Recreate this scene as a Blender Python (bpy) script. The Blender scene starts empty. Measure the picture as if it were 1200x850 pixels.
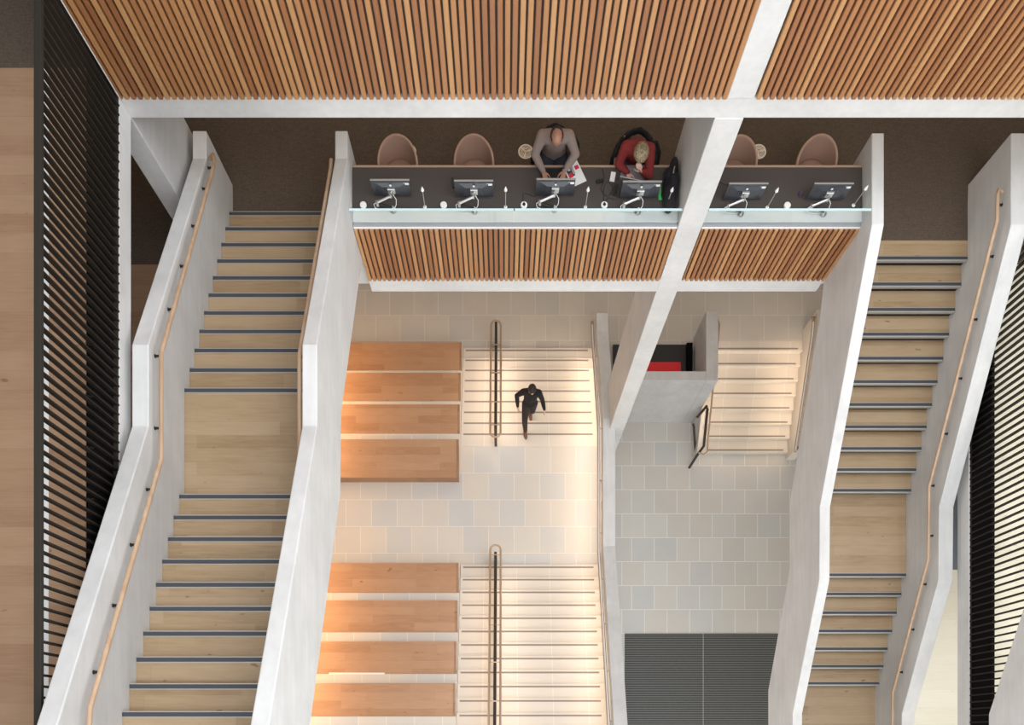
import bpy, bmesh, math, random
from mathutils import Vector, Matrix
R = math.radians
random.seed(7)
COL = bpy.context.scene.collection
F = 1010.0; VX, VY = 590.5, 870.0; ZC = 21.85      # camera: straight down from 21.85 m, focal length in pixels
def zd(D): return ZC - D                            # height of something D metres below the camera
def at(px, py, D): return Vector(((px-VX)*D/F, (VY-py)*D/F, zd(D)))

# ------------------------------------------------------------------ materials
def new_mat(name, color=(.5,.5,.5), rough=.6, metal=0.0, spec=.5):
    m = bpy.data.materials.new(name); m.use_nodes = True
    b = m.node_tree.nodes['Principled BSDF']
    b.inputs['Base Color'].default_value = (*color, 1)
    b.inputs['Roughness'].default_value = rough
    b.inputs['Metallic'].default_value = metal
    b.inputs['Specular IOR Level'].default_value = spec
    return m
class N:
    def __init__(s, m): s.t = m.node_tree; s.b = s.t.nodes['Principled BSDF']
    def add(s, typ, **kw):
        n = s.t.nodes.new(typ)
        for k, v in kw.items():
            if k in n.inputs: n.inputs[k].default_value = v
            else: setattr(n, k, v)
        return n
    def link(s, a, b): s.t.links.new(a, b)
    def math(s, op, a, b=None):
        n = s.t.nodes.new('ShaderNodeMath'); n.operation = op
        for i, v in enumerate((a, b)):
            if v is None: continue
            if isinstance(v, (int, float)): n.inputs[i].default_value = v
            else: s.link(v, n.inputs[i])
        return n.outputs[0]
    def ramp(s, fac, stops):
        n = s.t.nodes.new('ShaderNodeValToRGB'); cr = n.color_ramp
        while len(cr.elements) < len(stops): cr.elements.new(.5)
        for e, (p, c) in zip(cr.elements, stops): e.position = p; e.color = (*c, 1)
        s.link(fac, n.inputs[0]); return n.outputs[0]
    def mix(s, fac, a, b, mode='MIX'):
        n = s.t.nodes.new('ShaderNodeMix'); n.data_type = 'RGBA'; n.blend_type = mode
        for sock, v in ((n.inputs[0], fac), (n.inputs[6], a), (n.inputs[7], b)):
            if isinstance(v, (int, float)): sock.default_value = v
            elif isinstance(v, tuple): sock.default_value = (*v, 1)
            else: s.link(v, sock)
        return n.outputs[2]
    def coord(s, scale=(1,1,1), loc=(0,0,0), world=True):
        if world: c = s.t.nodes.new('ShaderNodeNewGeometry').outputs['Position']
        else: c = s.t.nodes.new('ShaderNodeTexCoord').outputs['Object']
        mp = s.t.nodes.new('ShaderNodeMapping'); mp.inputs['Scale'].default_value = scale; mp.inputs['Location'].default_value = loc
        s.link(c, mp.inputs[0]); return mp.outputs[0]
    def noise(s, vec, scale=5, detail=4, rough=.5):
        n = s.t.nodes.new('ShaderNodeTexNoise'); n.inputs['Scale'].default_value = scale
        n.inputs['Detail'].default_value = detail; n.inputs['Roughness'].default_value = rough
        s.link(vec, n.inputs['Vector']); return n.outputs['Fac']
    def bump(s, h, strength=.2, dist=.01):
        n = s.t.nodes.new('ShaderNodeBump'); n.inputs['Strength'].default_value = strength; n.inputs['Distance'].default_value = dist
        s.link(h, n.inputs['Height']); s.link(n.outputs[0], s.b.inputs['Normal'])
    def color(s, c): s.link(c, s.b.inputs['Base Color'])

def concrete(name, a, b):
    m = new_mat(name, a, .62); n = N(m)
    v = n.coord(); f = n.noise(v, 1.6, 6, .6); g = n.noise(n.coord((6, .6, 6)), 2, 4, .5)
    c = n.mix(n.ramp(f, [(.3, (0,0,0)), (.7, (1,1,1))]), a, b)
    c = n.mix(.10, c, n.ramp(g, [(.35, (.4,.4,.4)), (.65, (1,1,1))]), 'MULTIPLY')
    n.color(c); n.bump(n.noise(v, 60, 3), .08, .004); return m
def planks(name, cols, width=.16, length=2.2, axis='X', rough=.5, gap=.25):
    """boards running along X, stacked in Y; every board its own tone"""
    m = new_mat(name, cols[1], rough); n = N(m)
    g = n.t.nodes.new('ShaderNodeNewGeometry').outputs['Position']
    br = n.add('ShaderNodeTexBrick', offset=.37, squash=1.0)
    br.inputs['Color1'].default_value = (0,0,0,1); br.inputs['Color2'].default_value = (1,1,1,1); br.inputs['Mortar'].default_value = (.5,.5,.5,1)
    br.inputs['Scale'].default_value = 1; br.inputs['Mortar Size'].default_value = .0018; br.inputs['Brick Width'].default_value = length; br.inputs['Row Height'].default_value = width
    br.inputs['Bias'].default_value = 0
    n.link(g, br.inputs['Vector'])
    grain = n.noise(n.coord((1.0, 14, 14)), 3.2, 6, .6)
    blot = n.noise(n.coord((1.2, 4, 4)), 2.0, 3, .5)
    t = n.math('ADD', n.math('MULTIPLY', br.outputs['Color'], .35), n.math('ADD', n.math('MULTIPLY', grain, .55), n.math('MULTIPLY', blot, .35)))
    c = n.ramp(t, [(.30, cols[0]), (.60, cols[1]), (.92, cols[2])])
    knot = n.noise(n.coord((5, 11, 5)), 1.1, 1, .4)
    c = n.mix(n.ramp(knot, [(.75, (0,0,0)), (.79, (1,1,1))]), c, tuple(x*.85 for x in cols[0]))
    c = n.mix(n.math('MULTIPLY', br.outputs['Fac'], gap), c, tuple(x*.4 for x in cols[0]))
    n.color(c); return m
def tiles(name, cols, bw, rh, ox, oy, mortar, joint=.006):
    m = new_mat(name, cols[0], .55); n = N(m)
    v = n.coord((1,1,1), (ox, oy, 0))
    br = n.add('ShaderNodeTexBrick', offset=.43, squash=1.0)
    br.offset_frequency = 2
    br.inputs['Color1'].default_value = (0,0,0,1); br.inputs['Color2'].default_value = (1,1,1,1); br.inputs['Mortar'].default_value = (.5,.5,.5,1)
    br.inputs['Scale'].default_value = 1; br.inputs['Mortar Size'].default_value = joint; br.inputs['Brick Width'].default_value = bw; br.inputs['Row Height'].default_value = rh
    br.inputs['Mortar Smooth'].default_value = .1
    n.link(v, br.inputs['Vector'])
    c = n.ramp(br.outputs['Color'], [(0, cols[0]), (.25, cols[1]), (.5, cols[2]), (.75, cols[3]), (1, cols[1])])
    bl = n.noise(n.coord((1.4,1.4,1.4)), 1.6, 5, .6)
    c = n.mix(.28, c, n.ramp(bl, [(.3, cols[3]), (.7, cols[0])]))
    c = n.mix(br.outputs['Fac'], c, mortar)
    n.color(c); n.bump(n.math('SUBTRACT', 1.0, br.outputs['Fac']), .3, .003); return m

M = {}
M['concrete'] = concrete('pale_concrete', (.61,.60,.585), (.72,.71,.695))
M['concrete2'] = concrete('grey_concrete', (.52,.51,.50), (.63,.62,.61))
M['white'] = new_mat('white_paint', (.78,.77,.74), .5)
M['oak'] = planks('oak_treads', [(.25,.158,.078), (.345,.238,.134), (.40,.29,.178)], .155, 2.6)
M['oak_floor'] = planks('oak_floor', [(.29,.16,.092), (.37,.225,.135), (.42,.27,.165)], .19, 1.9)
M['bench_oak'] = planks('bench_oak', [(.34,.17,.082), (.42,.235,.125), (.47,.28,.16)], .17, 1.4)
M['trim_oak'] = planks('trim_oak', [(.22,.12,.06), (.30,.17,.09), (.35,.21,.12)], .2, 1.0)
M['pale_floor'] = planks('pale_floor', [(.70,.66,.55), (.78,.74,.64), (.82,.79,.70)], .3, 3.5, gap=.12)
M['cream_floor'] = planks('cream_floor', [(.52,.48,.37), (.60,.56,.45), (.65,.61,.50)], .3, 3.5, gap=.12)
# slats: tone changes from slat to slat
def slat_mat():
    m = new_mat('cedar_slats', (.4,.2,.1), .5); n = N(m)
    g = n.t.nodes.new('ShaderNodeNewGeometry').outputs['Position']
    sp = n.add('ShaderNodeSeparateXYZ'); n.link(g, sp.inputs[0])
    idx = n.math('FLOOR', n.math('DIVIDE', sp.outputs[0], .07))
    wn = n.add('ShaderNodeTexWhiteNoise', noise_dimensions='1D'); n.link(idx, wn.inputs['W'])
    gr = n.noise(n.coord((30, 30, 1.3)), 1.5, 5, .6)
    t = n.math('ADD', n.math('MULTIPLY', wn.outputs['Value'], .78), n.math('MULTIPLY', gr, .24))
    n.color(n.ramp(t, [(.08, (.27,.105,.040)), (.35, (.36,.153,.058)), (.68, (.44,.21,.082)), (.90, (.52,.28,.118)), (1.0, (.64,.41,.20))])); return m
M['slat'] = slat_mat()
M['slat_back'] = new_mat('slat_backing', (.085,.062,.046), .8)
def carpet(name, a, b):
    m = new_mat(name, a, .95, spec=.1); n = N(m)
    f = n.noise(n.coord(), 55, 4, .7); g = n.noise(n.coord((1,8,1)), 12, 3, .6)
    n.color(n.mix(n.ramp(n.math('ADD', n.math('MULTIPLY', f, .7), n.math('MULTIPLY', g, .3)), [(.35, (0,0,0)), (.65, (1,1,1))]), a, b)); n.bump(f, .5, .01); return m
M['carpet'] = carpet('brown_carpet', (.075,.055,.040), (.13,.10,.078))
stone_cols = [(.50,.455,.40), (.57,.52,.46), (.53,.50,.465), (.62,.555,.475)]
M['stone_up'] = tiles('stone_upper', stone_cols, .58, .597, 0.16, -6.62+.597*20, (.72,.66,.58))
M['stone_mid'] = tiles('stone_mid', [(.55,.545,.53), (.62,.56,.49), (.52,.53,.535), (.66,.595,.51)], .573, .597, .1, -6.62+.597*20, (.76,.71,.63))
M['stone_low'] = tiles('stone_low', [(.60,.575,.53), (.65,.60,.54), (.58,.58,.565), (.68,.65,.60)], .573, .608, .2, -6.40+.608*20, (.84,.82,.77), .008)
M['stone_step'] = tiles('stone_step', [(.64,.585,.51), (.68,.61,.53), (.63,.57,.50), (.70,.63,.54)], .73, 200, .13, 90, (.80,.75,.68), .004)
M['grip'] = new_mat('grip_strip', (.26,.21,.18), .7)
M['slate'] = new_mat('slate_insert', (.045,.048,.057), .6)
M['alu'] = new_mat('aluminium', (.42,.40,.37), .45, .4)
M['alu_dark'] = new_mat('black_riser', (.012,.009,.007), .8)
M['dark'] = new_mat('dark_bronze', (.024,.018,.013), .7, .0, .2)
M['rail_dark'] = new_mat('dark_rail', (.030,.026,.021), .7, .0, .2)
M['fascia'] = new_mat('black_fascia', (.005,.004,.004), .9, spec=.1)
M['bronze'] = new_mat('bronze_tube', (.50,.36,.25), .4, .5)
M['lit_rail'] = new_mat('polished_bronze', (.86,.76,.64), .3, .9)
M['plate'] = new_mat('dark_plate', (.05,.038,.03), .5, .2)
M['rail_wood'] = new_mat('handrail_oak', (.60,.38,.22), .4)
nn = N(M['rail_wood']); nn.color(nn.ramp(nn.noise(nn.coord((8,1,8)), 2, 4), [(.3, (.44,.28,.17)), (.7, (.56,.39,.26))]))
M['desk'] = new_mat('desk_laminate', (.072,.060,.056), .6, spec=.25)
M['oak_edge'] = new_mat('desk_edge_oak', (.42,.27,.18), .5)
M['chair'] = new_mat('tan_fabric', (.42,.26,.19), .9, spec=.15)
M['black'] = new_mat('black_plastic', (.014,.014,.016), .4)
M['black_cloth'] = new_mat('black_cloth', (.013,.012,.016), .9)
M['screen'] = new_mat('monitor_back', (.035,.036,.045), .3)
M['chrome'] = new_mat('silver_metal', (.60,.58,.56), .28, .9)
M['whiteplastic'] = new_mat('white_plastic', (.85,.85,.83), .4)
M['skin'] = new_mat('skin', (.43,.21,.14), .55)
M['skin_pale'] = new_mat('pale_skin', (.66,.42,.32), .55)
M['taupe'] = new_mat('taupe_knit', (.30,.225,.195), .9)
M['red'] = new_mat('red_knit', (.24,.026,.024), .9)
M['navy'] = new_mat('navy_denim', (.03,.032,.042), .9)
M['hair_blond'] = new_mat('blond_hair', (.30,.22,.12), .7)
nn = N(M['hair_blond']); nn.color(nn.ramp(nn.noise(nn.coord(), 60, 3), [(.35, (.14,.09,.045)), (.65, (.48,.38,.24))])); nn.bump(nn.noise(nn.coord(), 90, 3), .8, .01)
M['hair_dark'] = new_mat('dark_hair', (.02,.014,.011), .6)
M['hair_grey'] = new_mat('cropped_hair', (.05,.026,.018), .8)
M['walker_black'] = new_mat('black_clothes', (.012,.010,.012), .9)
M['trouser'] = new_mat('dark_trousers', (.035,.025,.024), .9)
M['shoe'] = new_mat('brown_leather', (.14,.065,.035), .5)
M['paper'] = new_mat('paper', (.80,.80,.78), .6)
M['ink'] = new_mat('ink', (.04,.04,.045), .6)
M['redprint'] = new_mat('red_print', (.62,.03,.06), .6)
M['greyprint'] = new_mat('grey_print', (.35,.34,.36), .6)
M['laptop'] = new_mat('laptop_silver', (.42,.40,.42), .35, .5)
M['green'] = new_mat('green_plastic', (.05,.38,.08), .35)
M['purple'] = new_mat('purple_plastic', (.06,.04,.08), .35)
M['seat_red'] = new_mat('bright_red', (.75,.012,.02), .5)
M['grille'] = new_mat('grille_cream', (.85,.74,.62), .5)
def mat_mat():
    m = new_mat('ribbed_mat', (.09,.09,.085), .85); n = N(m)
    sp = n.add('ShaderNodeSeparateXYZ'); n.link(n.t.nodes.new('ShaderNodeNewGeometry').outputs['Position'], sp.inputs[0])
    fr = n.math('FRACT', n.math('DIVIDE', sp.outputs[1], .058))
    s = n.math('GREATER_THAN', fr, .62)
    nz = n.noise(n.coord((3,3,3)), 10, 4)
    n.color(n.mix(s, n.ramp(nz, [(.3, (.045,.046,.044)), (.7, (.07,.07,.066))]), (.17,.17,.16))); return m
M['mat'] = mat_mat()
def glass_mat():
    m = bpy.data.materials.new('clear_glass'); m.use_nodes = True; t = m.node_tree; t.nodes.clear()
    o = t.nodes.new('ShaderNodeOutputMaterial'); tr = t.nodes.new('ShaderNodeBsdfTransparent'); gl = t.nodes.new('ShaderNodeBsdfGlossy')
    mx = t.nodes.new('ShaderNodeMixShader'); fr = t.nodes.new('ShaderNodeMath'); fr.operation = 'MULTIPLY'; lw = t.nodes.new('ShaderNodeLayerWeight'); lw.inputs[0].default_value = .35; t.links.new(lw.outputs['Facing'], fr.inputs[0]); fr.inputs[1].default_value = .16
    tr.inputs[0].default_value = (.965,.99,.99,1); gl.inputs[0].default_value = (.9,.95,1,1); gl.inputs['Roughness'].default_value = .03
    t.links.new(fr.outputs[0], mx.inputs[0]); t.links.new(tr.outputs[0], mx.inputs[1]); t.links.new(gl.outputs[0], mx.inputs[2]); t.links.new(mx.outputs[0], o.inputs[0]); return m
M['glass'] = glass_mat()
M['glass_edge'] = new_mat('polished_glass_edge', (.62,.78,.80), .2)

# ------------------------------------------------------------------ mesh building
class MB:
    def __init__(s): s.v = []; s.f = []; s.m = []; s.sm = []
    def add(s, vs, fs, mi=0, smooth=False):
        o = len(s.v); s.v += [tuple(v) for v in vs]
        for f in fs: s.f.append([i+o for i in f]); s.m.append(mi); s.sm.append(smooth)
    def box(s, x0, x1, y0, y1, z0, z1, mi=0, mat=None):
        vs = [Vector((x, y, z)) for z in (z0, z1) for y in (y0, y1) for x in (x0, x1)]
        if mat: vs = [mat @ v for v in vs]
        s.add(vs, [(0,2,3,1), (4,5,7,6), (0,1,5,4), (2,6,7,3), (0,4,6,2), (1,3,7,5)], mi); return s
    def prism_x(s, poly, x0, x1, mi=0):
        """poly of (y, z) extruded along x"""
        n = len(poly); a = sum(poly[i][0]*poly[(i+1) % n][1]-poly[(i+1) % n][0]*poly[i][1] for i in range(n))
        if a < 0: poly = poly[::-1]
        s.add([(x0, y, z) for y, z in poly] + [(x1, y, z) for y, z in poly],
              [list(range(n))[::-1], list(range(n, 2*n))] + [(i, (i+1) % n, (i+1) % n+n, i+n) for i in range(n)], mi); return s
    def prism_z(s, poly, z0, z1, mi=0, mat=None):
        n = len(poly); a = sum(poly[i][0]*poly[(i+1) % n][1]-poly[(i+1) % n][0]*poly[i][1] for i in range(n))
        if a < 0: poly = poly[::-1]
        vs = [Vector((x, y, z0)) for x, y in poly] + [Vector((x, y, z1)) for x, y in poly]
        if mat: vs = [mat @ v for v in vs]
        s.add(vs, [list(range(n))[::-1], list(range(n, 2*n))] + [(i, (i+1) % n, (i+1) % n+n, i+n) for i in range(n)], mi); return s
    def tube(s, pts, r, seg=10, mi=0, closed=False, rs=None):
        pts = [Vector(p) for p in pts]; n = len(pts); rings = []
        up = None
        for i, p in enumerate(pts):
            if closed: d = (pts[(i+1) % n]-pts[i-1])
            else: d = pts[min(i+1, n-1)]-pts[max(i-1, 0)]
            d.normalize()
            if up is None:
                up = Vector((0,0,1)) if abs(d.z) < .9 else Vector((1,0,0))
            a = d.cross(up).normalized(); b = a.cross(d).normalized(); up = b
            rr = rs[i] if rs else r
            rings.append([p + (a*math.cos(t)+b*math.sin(t))*rr for t in (2*math.pi*k/seg for k in range(seg))])
        vs = [v for ring in rings for v in ring]; fs = []
        for i in range(n if closed else n-1):
            j = (i+1) % n
            for k in range(seg): fs.append((i*seg+k, i*seg+(k+1) % seg, j*seg+(k+1) % seg, j*seg+k))
        s.add(vs, fs, mi, True)
        if not closed: s.add(rings[0], [list(range(seg))[::-1]], mi); s.add(rings[-1], [list(range(seg))], mi)
        return s
    def lathe(s, prof, c=(0,0,0), seg=20, mi=0, mat=None, caps=True):
        """prof of (r, z)"""
        vs = []
        for r, z in prof:
            for k in range(seg):
                t = 2*math.pi*k/seg; v = Vector((c[0]+max(r, 1e-4)*math.cos(t), c[1]+max(r, 1e-4)*math.sin(t), c[2]+z))
                vs.append(mat @ v if mat else v)
        fs = [(i*seg+k, i*seg+(k+1) % seg, (i+1)*seg+(k+1) % seg, (i+1)*seg+k) for i in range(len(prof)-1) for k in range(seg)]
        fs += [list(range(seg))[::-1], [(len(prof)-1)*seg+k for k in range(seg)]] if caps else [((len(prof)-1)*seg+k, (len(prof)-1)*seg+(k+1) % seg, (k+1) % seg, k) for k in range(seg)]
        s.add(vs, fs, mi, False); return s
    def build(s, name, mats, parent=None, bevel=0, loc=None):
        me = bpy.data.meshes.new(name); me.from_pydata(s.v, [], s.f)
        for m in (mats if isinstance(mats, (list, tuple)) else [mats]): me.materials.append(M[m] if isinstance(m, str) else m)
        for p, mi, sm in zip(me.polygons, s.m, s.sm): p.material_index = mi; p.use_smooth = sm
        me.update()
        o = bpy.data.objects.new(name, me); COL.objects.link(o)
        if loc is not None:                       # move the origin to loc, keep the geometry where it is
            me.transform(Matrix.Translation(-Vector(loc))); o.location = loc
        if parent:
            o.parent = parent
        if bevel:
            b = o.modifiers.new('bevel', 'BEVEL'); b.width = bevel; b.segments = 2; b.limit_method = 'ANGLE'
        return o
def tag(o, label=None, cat=None, group=None, kind=None):
    if label: o['label'] = label
    if cat: o['category'] = cat
    if group: o['group'] = group
    if kind: o['kind'] = kind
    return o
def empty(name, label, cat, loc=(0,0,0), group=None, rz=0):
    o = bpy.data.objects.new(name, None); COL.objects.link(o); o.location = loc; o.rotation_euler.z = rz; o.empty_display_size = .1
    return tag(o, label, cat, group)
def struct(name, mb, mats, bevel=0, label=None, cat=None):
    o = mb.build(name, mats, bevel=bevel); return tag(o, label, cat or name.split('.')[0].split('_')[0], None, 'structure')
def world_part(mb, name, mats, root, bevel=0):
    """part given in world coordinates under an unrotated root"""
    o = mb.build(name, mats, None, bevel); o.data.transform(Matrix.Translation(-root.location)); o.parent = root; return o
def copy_tree(o, parent=None):
    c = o.copy(); COL.objects.link(c); c.parent = parent
    for ch in o.children: copy_tree(ch, c)
    return c

# levels (metres below the camera)
D_UP, D_DESK, D_MEZZ, D_L1, D_L0 = 8.37, 11.80, 14.75, 20.60, 21.85
D_L2 = D_L1 - 9*.145; D_L3 = D_L2 - 14*.145
YF = 6.65                                           # plane of the balcony fronts
# ------------------------------------------------------------------ setting: shell
LW, RW, BW, FW, TOP = -9.0, 13.0, 13.5, -7.5, 26.5
s = MB().box(2.36, RW, FW, 12.3, -.3, 0); struct('floor', s, 'stone_low', label='grey stone tiled entrance floor at the lowest level')
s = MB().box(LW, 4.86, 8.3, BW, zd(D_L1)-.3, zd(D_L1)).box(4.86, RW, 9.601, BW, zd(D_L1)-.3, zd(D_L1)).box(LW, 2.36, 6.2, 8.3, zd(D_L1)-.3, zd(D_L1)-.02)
struct('floor', s, 'stone_up', label='shaded stone tiled floor behind the stone steps')
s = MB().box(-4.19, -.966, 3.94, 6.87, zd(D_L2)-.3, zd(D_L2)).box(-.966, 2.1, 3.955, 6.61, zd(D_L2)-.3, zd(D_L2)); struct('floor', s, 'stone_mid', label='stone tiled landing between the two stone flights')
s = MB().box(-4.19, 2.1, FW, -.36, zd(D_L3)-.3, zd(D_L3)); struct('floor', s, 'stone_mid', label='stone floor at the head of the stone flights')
# desk level
s = MB().box(LW, RW, YF+.12, BW, zd(12.72), zd(11.802))
struct('floor', s, 'concrete', label='concrete slab of the desk level')
s = MB().box(LW, -2.11, 7.24, BW, zd(11.802), zd(D_DESK)).box(-2.11, 4.76, YF+.22, BW, zd(11.802), zd(D_DESK)).box(4.76, RW, 6.87, BW, zd(11.802), zd(D_DESK)).box(LW, -3.89, 6.54, 7.24, zd(11.86), zd(D_DESK)).box(6.56, RW, 6.54, 6.87, zd(11.86), zd(D_DESK))
struct('floor', s, 'carpet', label='dark brown carpet of the desk level')
s = MB().box(LW, -3.89, FW, 6.54, zd(12.1), zd(D_DESK)); struct('floor', s, 'oak_floor', label='oak boarded walkway left of the left stair')
s = MB().box(6.72, RW, FW, 6.54, zd(12.1), zd(D_DESK)); struct('floor', s, 'cream_floor', label='pale boarded walkway right of the right stair')
# upper level
s = MB().box(LW, -4.06, 6.55, BW, zd(8.9), zd(D_UP)); struct('floor', s, 'carpet', label='dark carpet at the top left')
s = MB().box(LW, -4.06, FW, 6.55, zd(8.9), zd(D_UP)).box(-4.06, -2.0, FW, .02, zd(8.6), zd(D_UP)-.004); struct('floor', s, 'oak_floor', label='oak boarded gallery floor along the left edge')
struct('ceiling', MB().box(LW, -4.06, FW, BW, zd(9.18), zd(8.9)), 'concrete', label='concrete slab under the left gallery')
struct('ceiling', MB().box(-4.06, RW, YF+.3, BW, zd(9.18), zd(D_UP)), 'concrete', label='concrete slab over the desk level')
struct('ceiling', MB().box(7.6, RW, FW, YF+.3, zd(9.18), zd(D_UP)), 'concrete', label='concrete slab over the right walkway')
s = MB().box(-4.52, -4.42, FW, 6.55, zd(D_UP), zd(D_UP)+.006); struct('trim_1', s, 'white', label='cream strip painted as a band of light on the gallery floor beside the railing')  # bright band of light along the railing, put in as a pale strip
s = MB().box(LW, -4.3, FW, BW, zd(5.1), zd(4.7)); struct('ceiling', s, 'concrete', label='concrete slab above the left gallery')
# mezzanine reached by the right stair
s = MB().box(4.76, 6.35, FW, .96, zd(14.95), zd(D_MEZZ)); struct('floor', s, 'oak', label='oak floor at the foot of the right stair')
s = MB().box(6.56, RW, FW, 2.95, zd(14.95), zd(D_MEZZ)); struct('floor', s, 'pale_floor', label='bright pale floor glimpsed beside the right stair')
s = MB().box(6.56, RW, 2.95, 6.6, zd(14.95), zd(D_MEZZ)); struct('floor', s, new_mat('blue_grey_carpet', (.17,.20,.25), .9), label='blue grey floor glimpsed beside the right stair')
# walls of the hall
struct('wall_left', MB().box(LW-.2, LW, FW, BW, -.3, TOP), 'concrete', label='side wall of the hall on the left')
struct('wall_right', MB().box(RW, RW+.2, FW, BW, -.3, TOP), 'concrete', label='side wall of the hall on the right')
struct('wall_back', MB().box(LW, RW, BW, BW+.2, -.3, TOP), 'concrete', label='far wall of the hall')
struct('wall_front', MB().box(LW, RW, FW-.2, FW, -.3, TOP), 'concrete', label='near wall of the hall')
struct('wall_hall', MB().box(-4.4, -4.2, FW, 11.5, zd(D_L1)-.3, zd(13.5)), 'concrete', label='wall beside the stepped benches')
# roof with a glazed opening
for b in ((LW, -3.0, FW, BW), (10.2, RW, FW, BW), (-3.0, 10.2, 8.0, BW), (-3.0, 10.2, FW, -6.0)):
    struct('ceiling', MB().box(*b, TOP, TOP+.3), 'concrete', label='roof around the skylight')

# ------------------------------------------------------------------ beams and columns
def beam(name, label, box, bev=.008):
    o = MB().box(*box).build(name, 'concrete', bevel=bev); return tag(o, label, 'beam', 'white concrete edge beams')
beam('edge_beam', 'long white concrete edge beam under the large upper slatted wall', (-3.97, 12.0, YF, YF+.28, zd(9.18), zd(8.89)))
beam('edge_beam', 'white concrete edge beam running along the foot of the left dark railing', (-4.25, -3.97, FW, YF+.28, zd(9.18), zd(8.895)))
beam('edge_beam', 'white concrete edge beam under the slatted front of the desks', (-1.95, 4.607, YF, YF+.12, zd(12.72), zd(12.39)))
beam('edge_beam', 'white concrete edge beam beside the railing right of the right stair', (6.65, 6.95, FW, YF+.1, zd(12.64), zd(12.33)))
def column(label, x0, x1, y0, y1, d0, d1, root=None):
    return tag(MB().box(x0, x1, y0, y1, zd(d1), zd(d0)).build('blade_column', 'concrete', bevel=.01), label, 'column', 'tall blade columns')
r = empty('blade_column', 'tall white blade column rising through the desk row beside the black bag', 'column', (2.41, 7.2, 0), 'tall blade columns')
world_part(MB().box(2.245, 2.555, YF-.005, 7.72, 0, zd(9.18)), 'shaft', 'concrete', r, .01)
world_part(MB().box(2.30, 2.58, YF-.012, 7.0, zd(8.89), zd(4.5)), 'upper_shaft', 'concrete', r, .01)
r = empty('blade_column', 'white blade column behind the head of the left stair', 'column', (-4.1, 7.2, zd(D_DESK)), 'tall blade columns')
world_part(MB().box(-4.22, -3.967, YF, 7.75, zd(D_DESK), zd(9.18)), 'shaft', 'concrete2', r, .01)

# ------------------------------------------------------------------ slatted claddings
def cladding(label, x0, x1, zb, zt, y, trim=False):
    r = empty('slatted_cladding', label, 'wood cladding', ((x0+x1)/2, y, zb), 'cedar slat claddings')
    world_part(MB().box(x0, x1, y+.035, y+.2, zb+.005, zt), 'backing_board', 'slat_back', r)
    m = MB(); k = math.ceil(x0/.07)-1
    while (k+1)*.07 <= x1+.03:
        a = max(k*.07+.011, x0+.002); b = min(k*.07+.059, x1-.002)
        if b-a > .012:
            z = zb-.004
            m.box(a, b, y-.014, y+.036, z, zt)
            m.box(a+.006, b-.006, y-.020, y-.0139, z-.003, zt)
        k += 1
    world_part(m, 'slats', 'slat', r)
    if trim: world_part(MB().box(x0-.011, x0-.001, y-.02, y+.2, zb, zt), 'edge_trim', 'white', r)
    return r
cladding('large cedar slat wall across the top, left of the tall column', -3.95, 2.30, zd(8.885), zd(4.6), YF, True)
cladding('cedar slat wall at the top right, right of the tall column', 2.585, 7.55, zd(8.885), zd(4.6), YF)
cladding('cedar slat front below the four left desks and glass', -1.945, 2.24, zd(12.385), zd(11.17), YF)
cladding('cedar slat front below the two right desks and glass', 2.56, 4.607, zd(12.385), zd(11.17), YF)
# white ledge behind the glass
for nm, a, b, lab in (('ledge', -1.945, 2.24, 'long white ledge in front of the four left desks'), ('ledge', 2.56, 4.607, 'short white ledge in front of the two right desks')):
    o = MB().box(a, b, YF, YF+.05, zd(11.169), zd(11.13)).box(a, b, YF+.05, YF+.188, zd(11.169), zd(11.088)).box(a, b, YF+.21, YF+.22, zd(11.8), zd(11.17)).build(nm, 'white', bevel=.004)
    tag(o, lab, 'ledge', 'white ledges behind the balcony glass')
def glass(label, x0, x1):
    r = empty('glass_balustrade', label, 'glass balustrade', ((x0+x1)/2, YF+.02, zd(11.13)), 'balcony glass panes')
    world_part(MB().box(x0+.006, x1-.006, YF+.012, YF+.03, zd(11.13), zd(10.80)), 'pane', 'glass', r)
    world_part(MB().box(x0+.006, x1-.006, YF+.008, YF+.034, zd(10.80), zd(10.79)), 'top_edge', 'glass_edge', r)
    world_part(MB().box(x0, x1, YF+.004, YF+.049, zd(11.13), zd(11.108)), 'base_channel', 'greyprint', r)
glass('clear glass pane in front of the two left empty chairs', -1.945, .13)
glass('clear glass pane in front of the two seated people', .13, 2.24)
glass('clear glass pane in front of the two desks right of the column', 2.56, 4.607)

# ------------------------------------------------------------------ big stairs
def path_prism(name, top, bot, x0, x1, root, mat='concrete', bev=.012):
    poly = [(y, zd(d)) for y, d in top] + [(y, zd(d)) for y, d in reversed(bot)]
    return world_part(MB().prism_x(poly, x0, x1), name, mat, root, bev)
def handrail(root, pts, wallx, brackets, r=.024):
    o = world_part(MB().tube([Vector(p) for p in pts], r, 12), 'handrail', 'rail_wood', root)
    for p in brackets:
        p = Vector(p); sgn = 1 if wallx > p.x else -1
        mb = MB().tube([p+Vector((0,0,-r)), p+Vector((sgn*.02,0,-.06)), Vector((wallx, p.y, p.z-.065))], .014, 8)
        mb.lathe([(.02,0),(.02,.008)], (0,0,0), 10, mat=Matrix.Translation((wallx, p.y, p.z-.065)) @ Matrix.Rotation(-sgn*math.pi/2, 4, 'Y'))
        b = mb.build('bracket', 'black'); b.data.transform(Matrix.Translation(-root.location)); b.parent = o
    return o
def lerp_path(pts, n):
    out = []; L = [0]
    for a, b in zip(pts, pts[1:]): L.append(L[-1]+(Vector(b)-Vector(a)).length)
    for i in range(n):
        t = L[-1]*(i+.5)/n
        for k in range(len(pts)-1):
            if L[k+1] >= t: u = (t-L[k])/(L[k+1]-L[k]); out.append(Vector(pts[k]).lerp(Vector(pts[k+1]), u)); break
    return out

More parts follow.
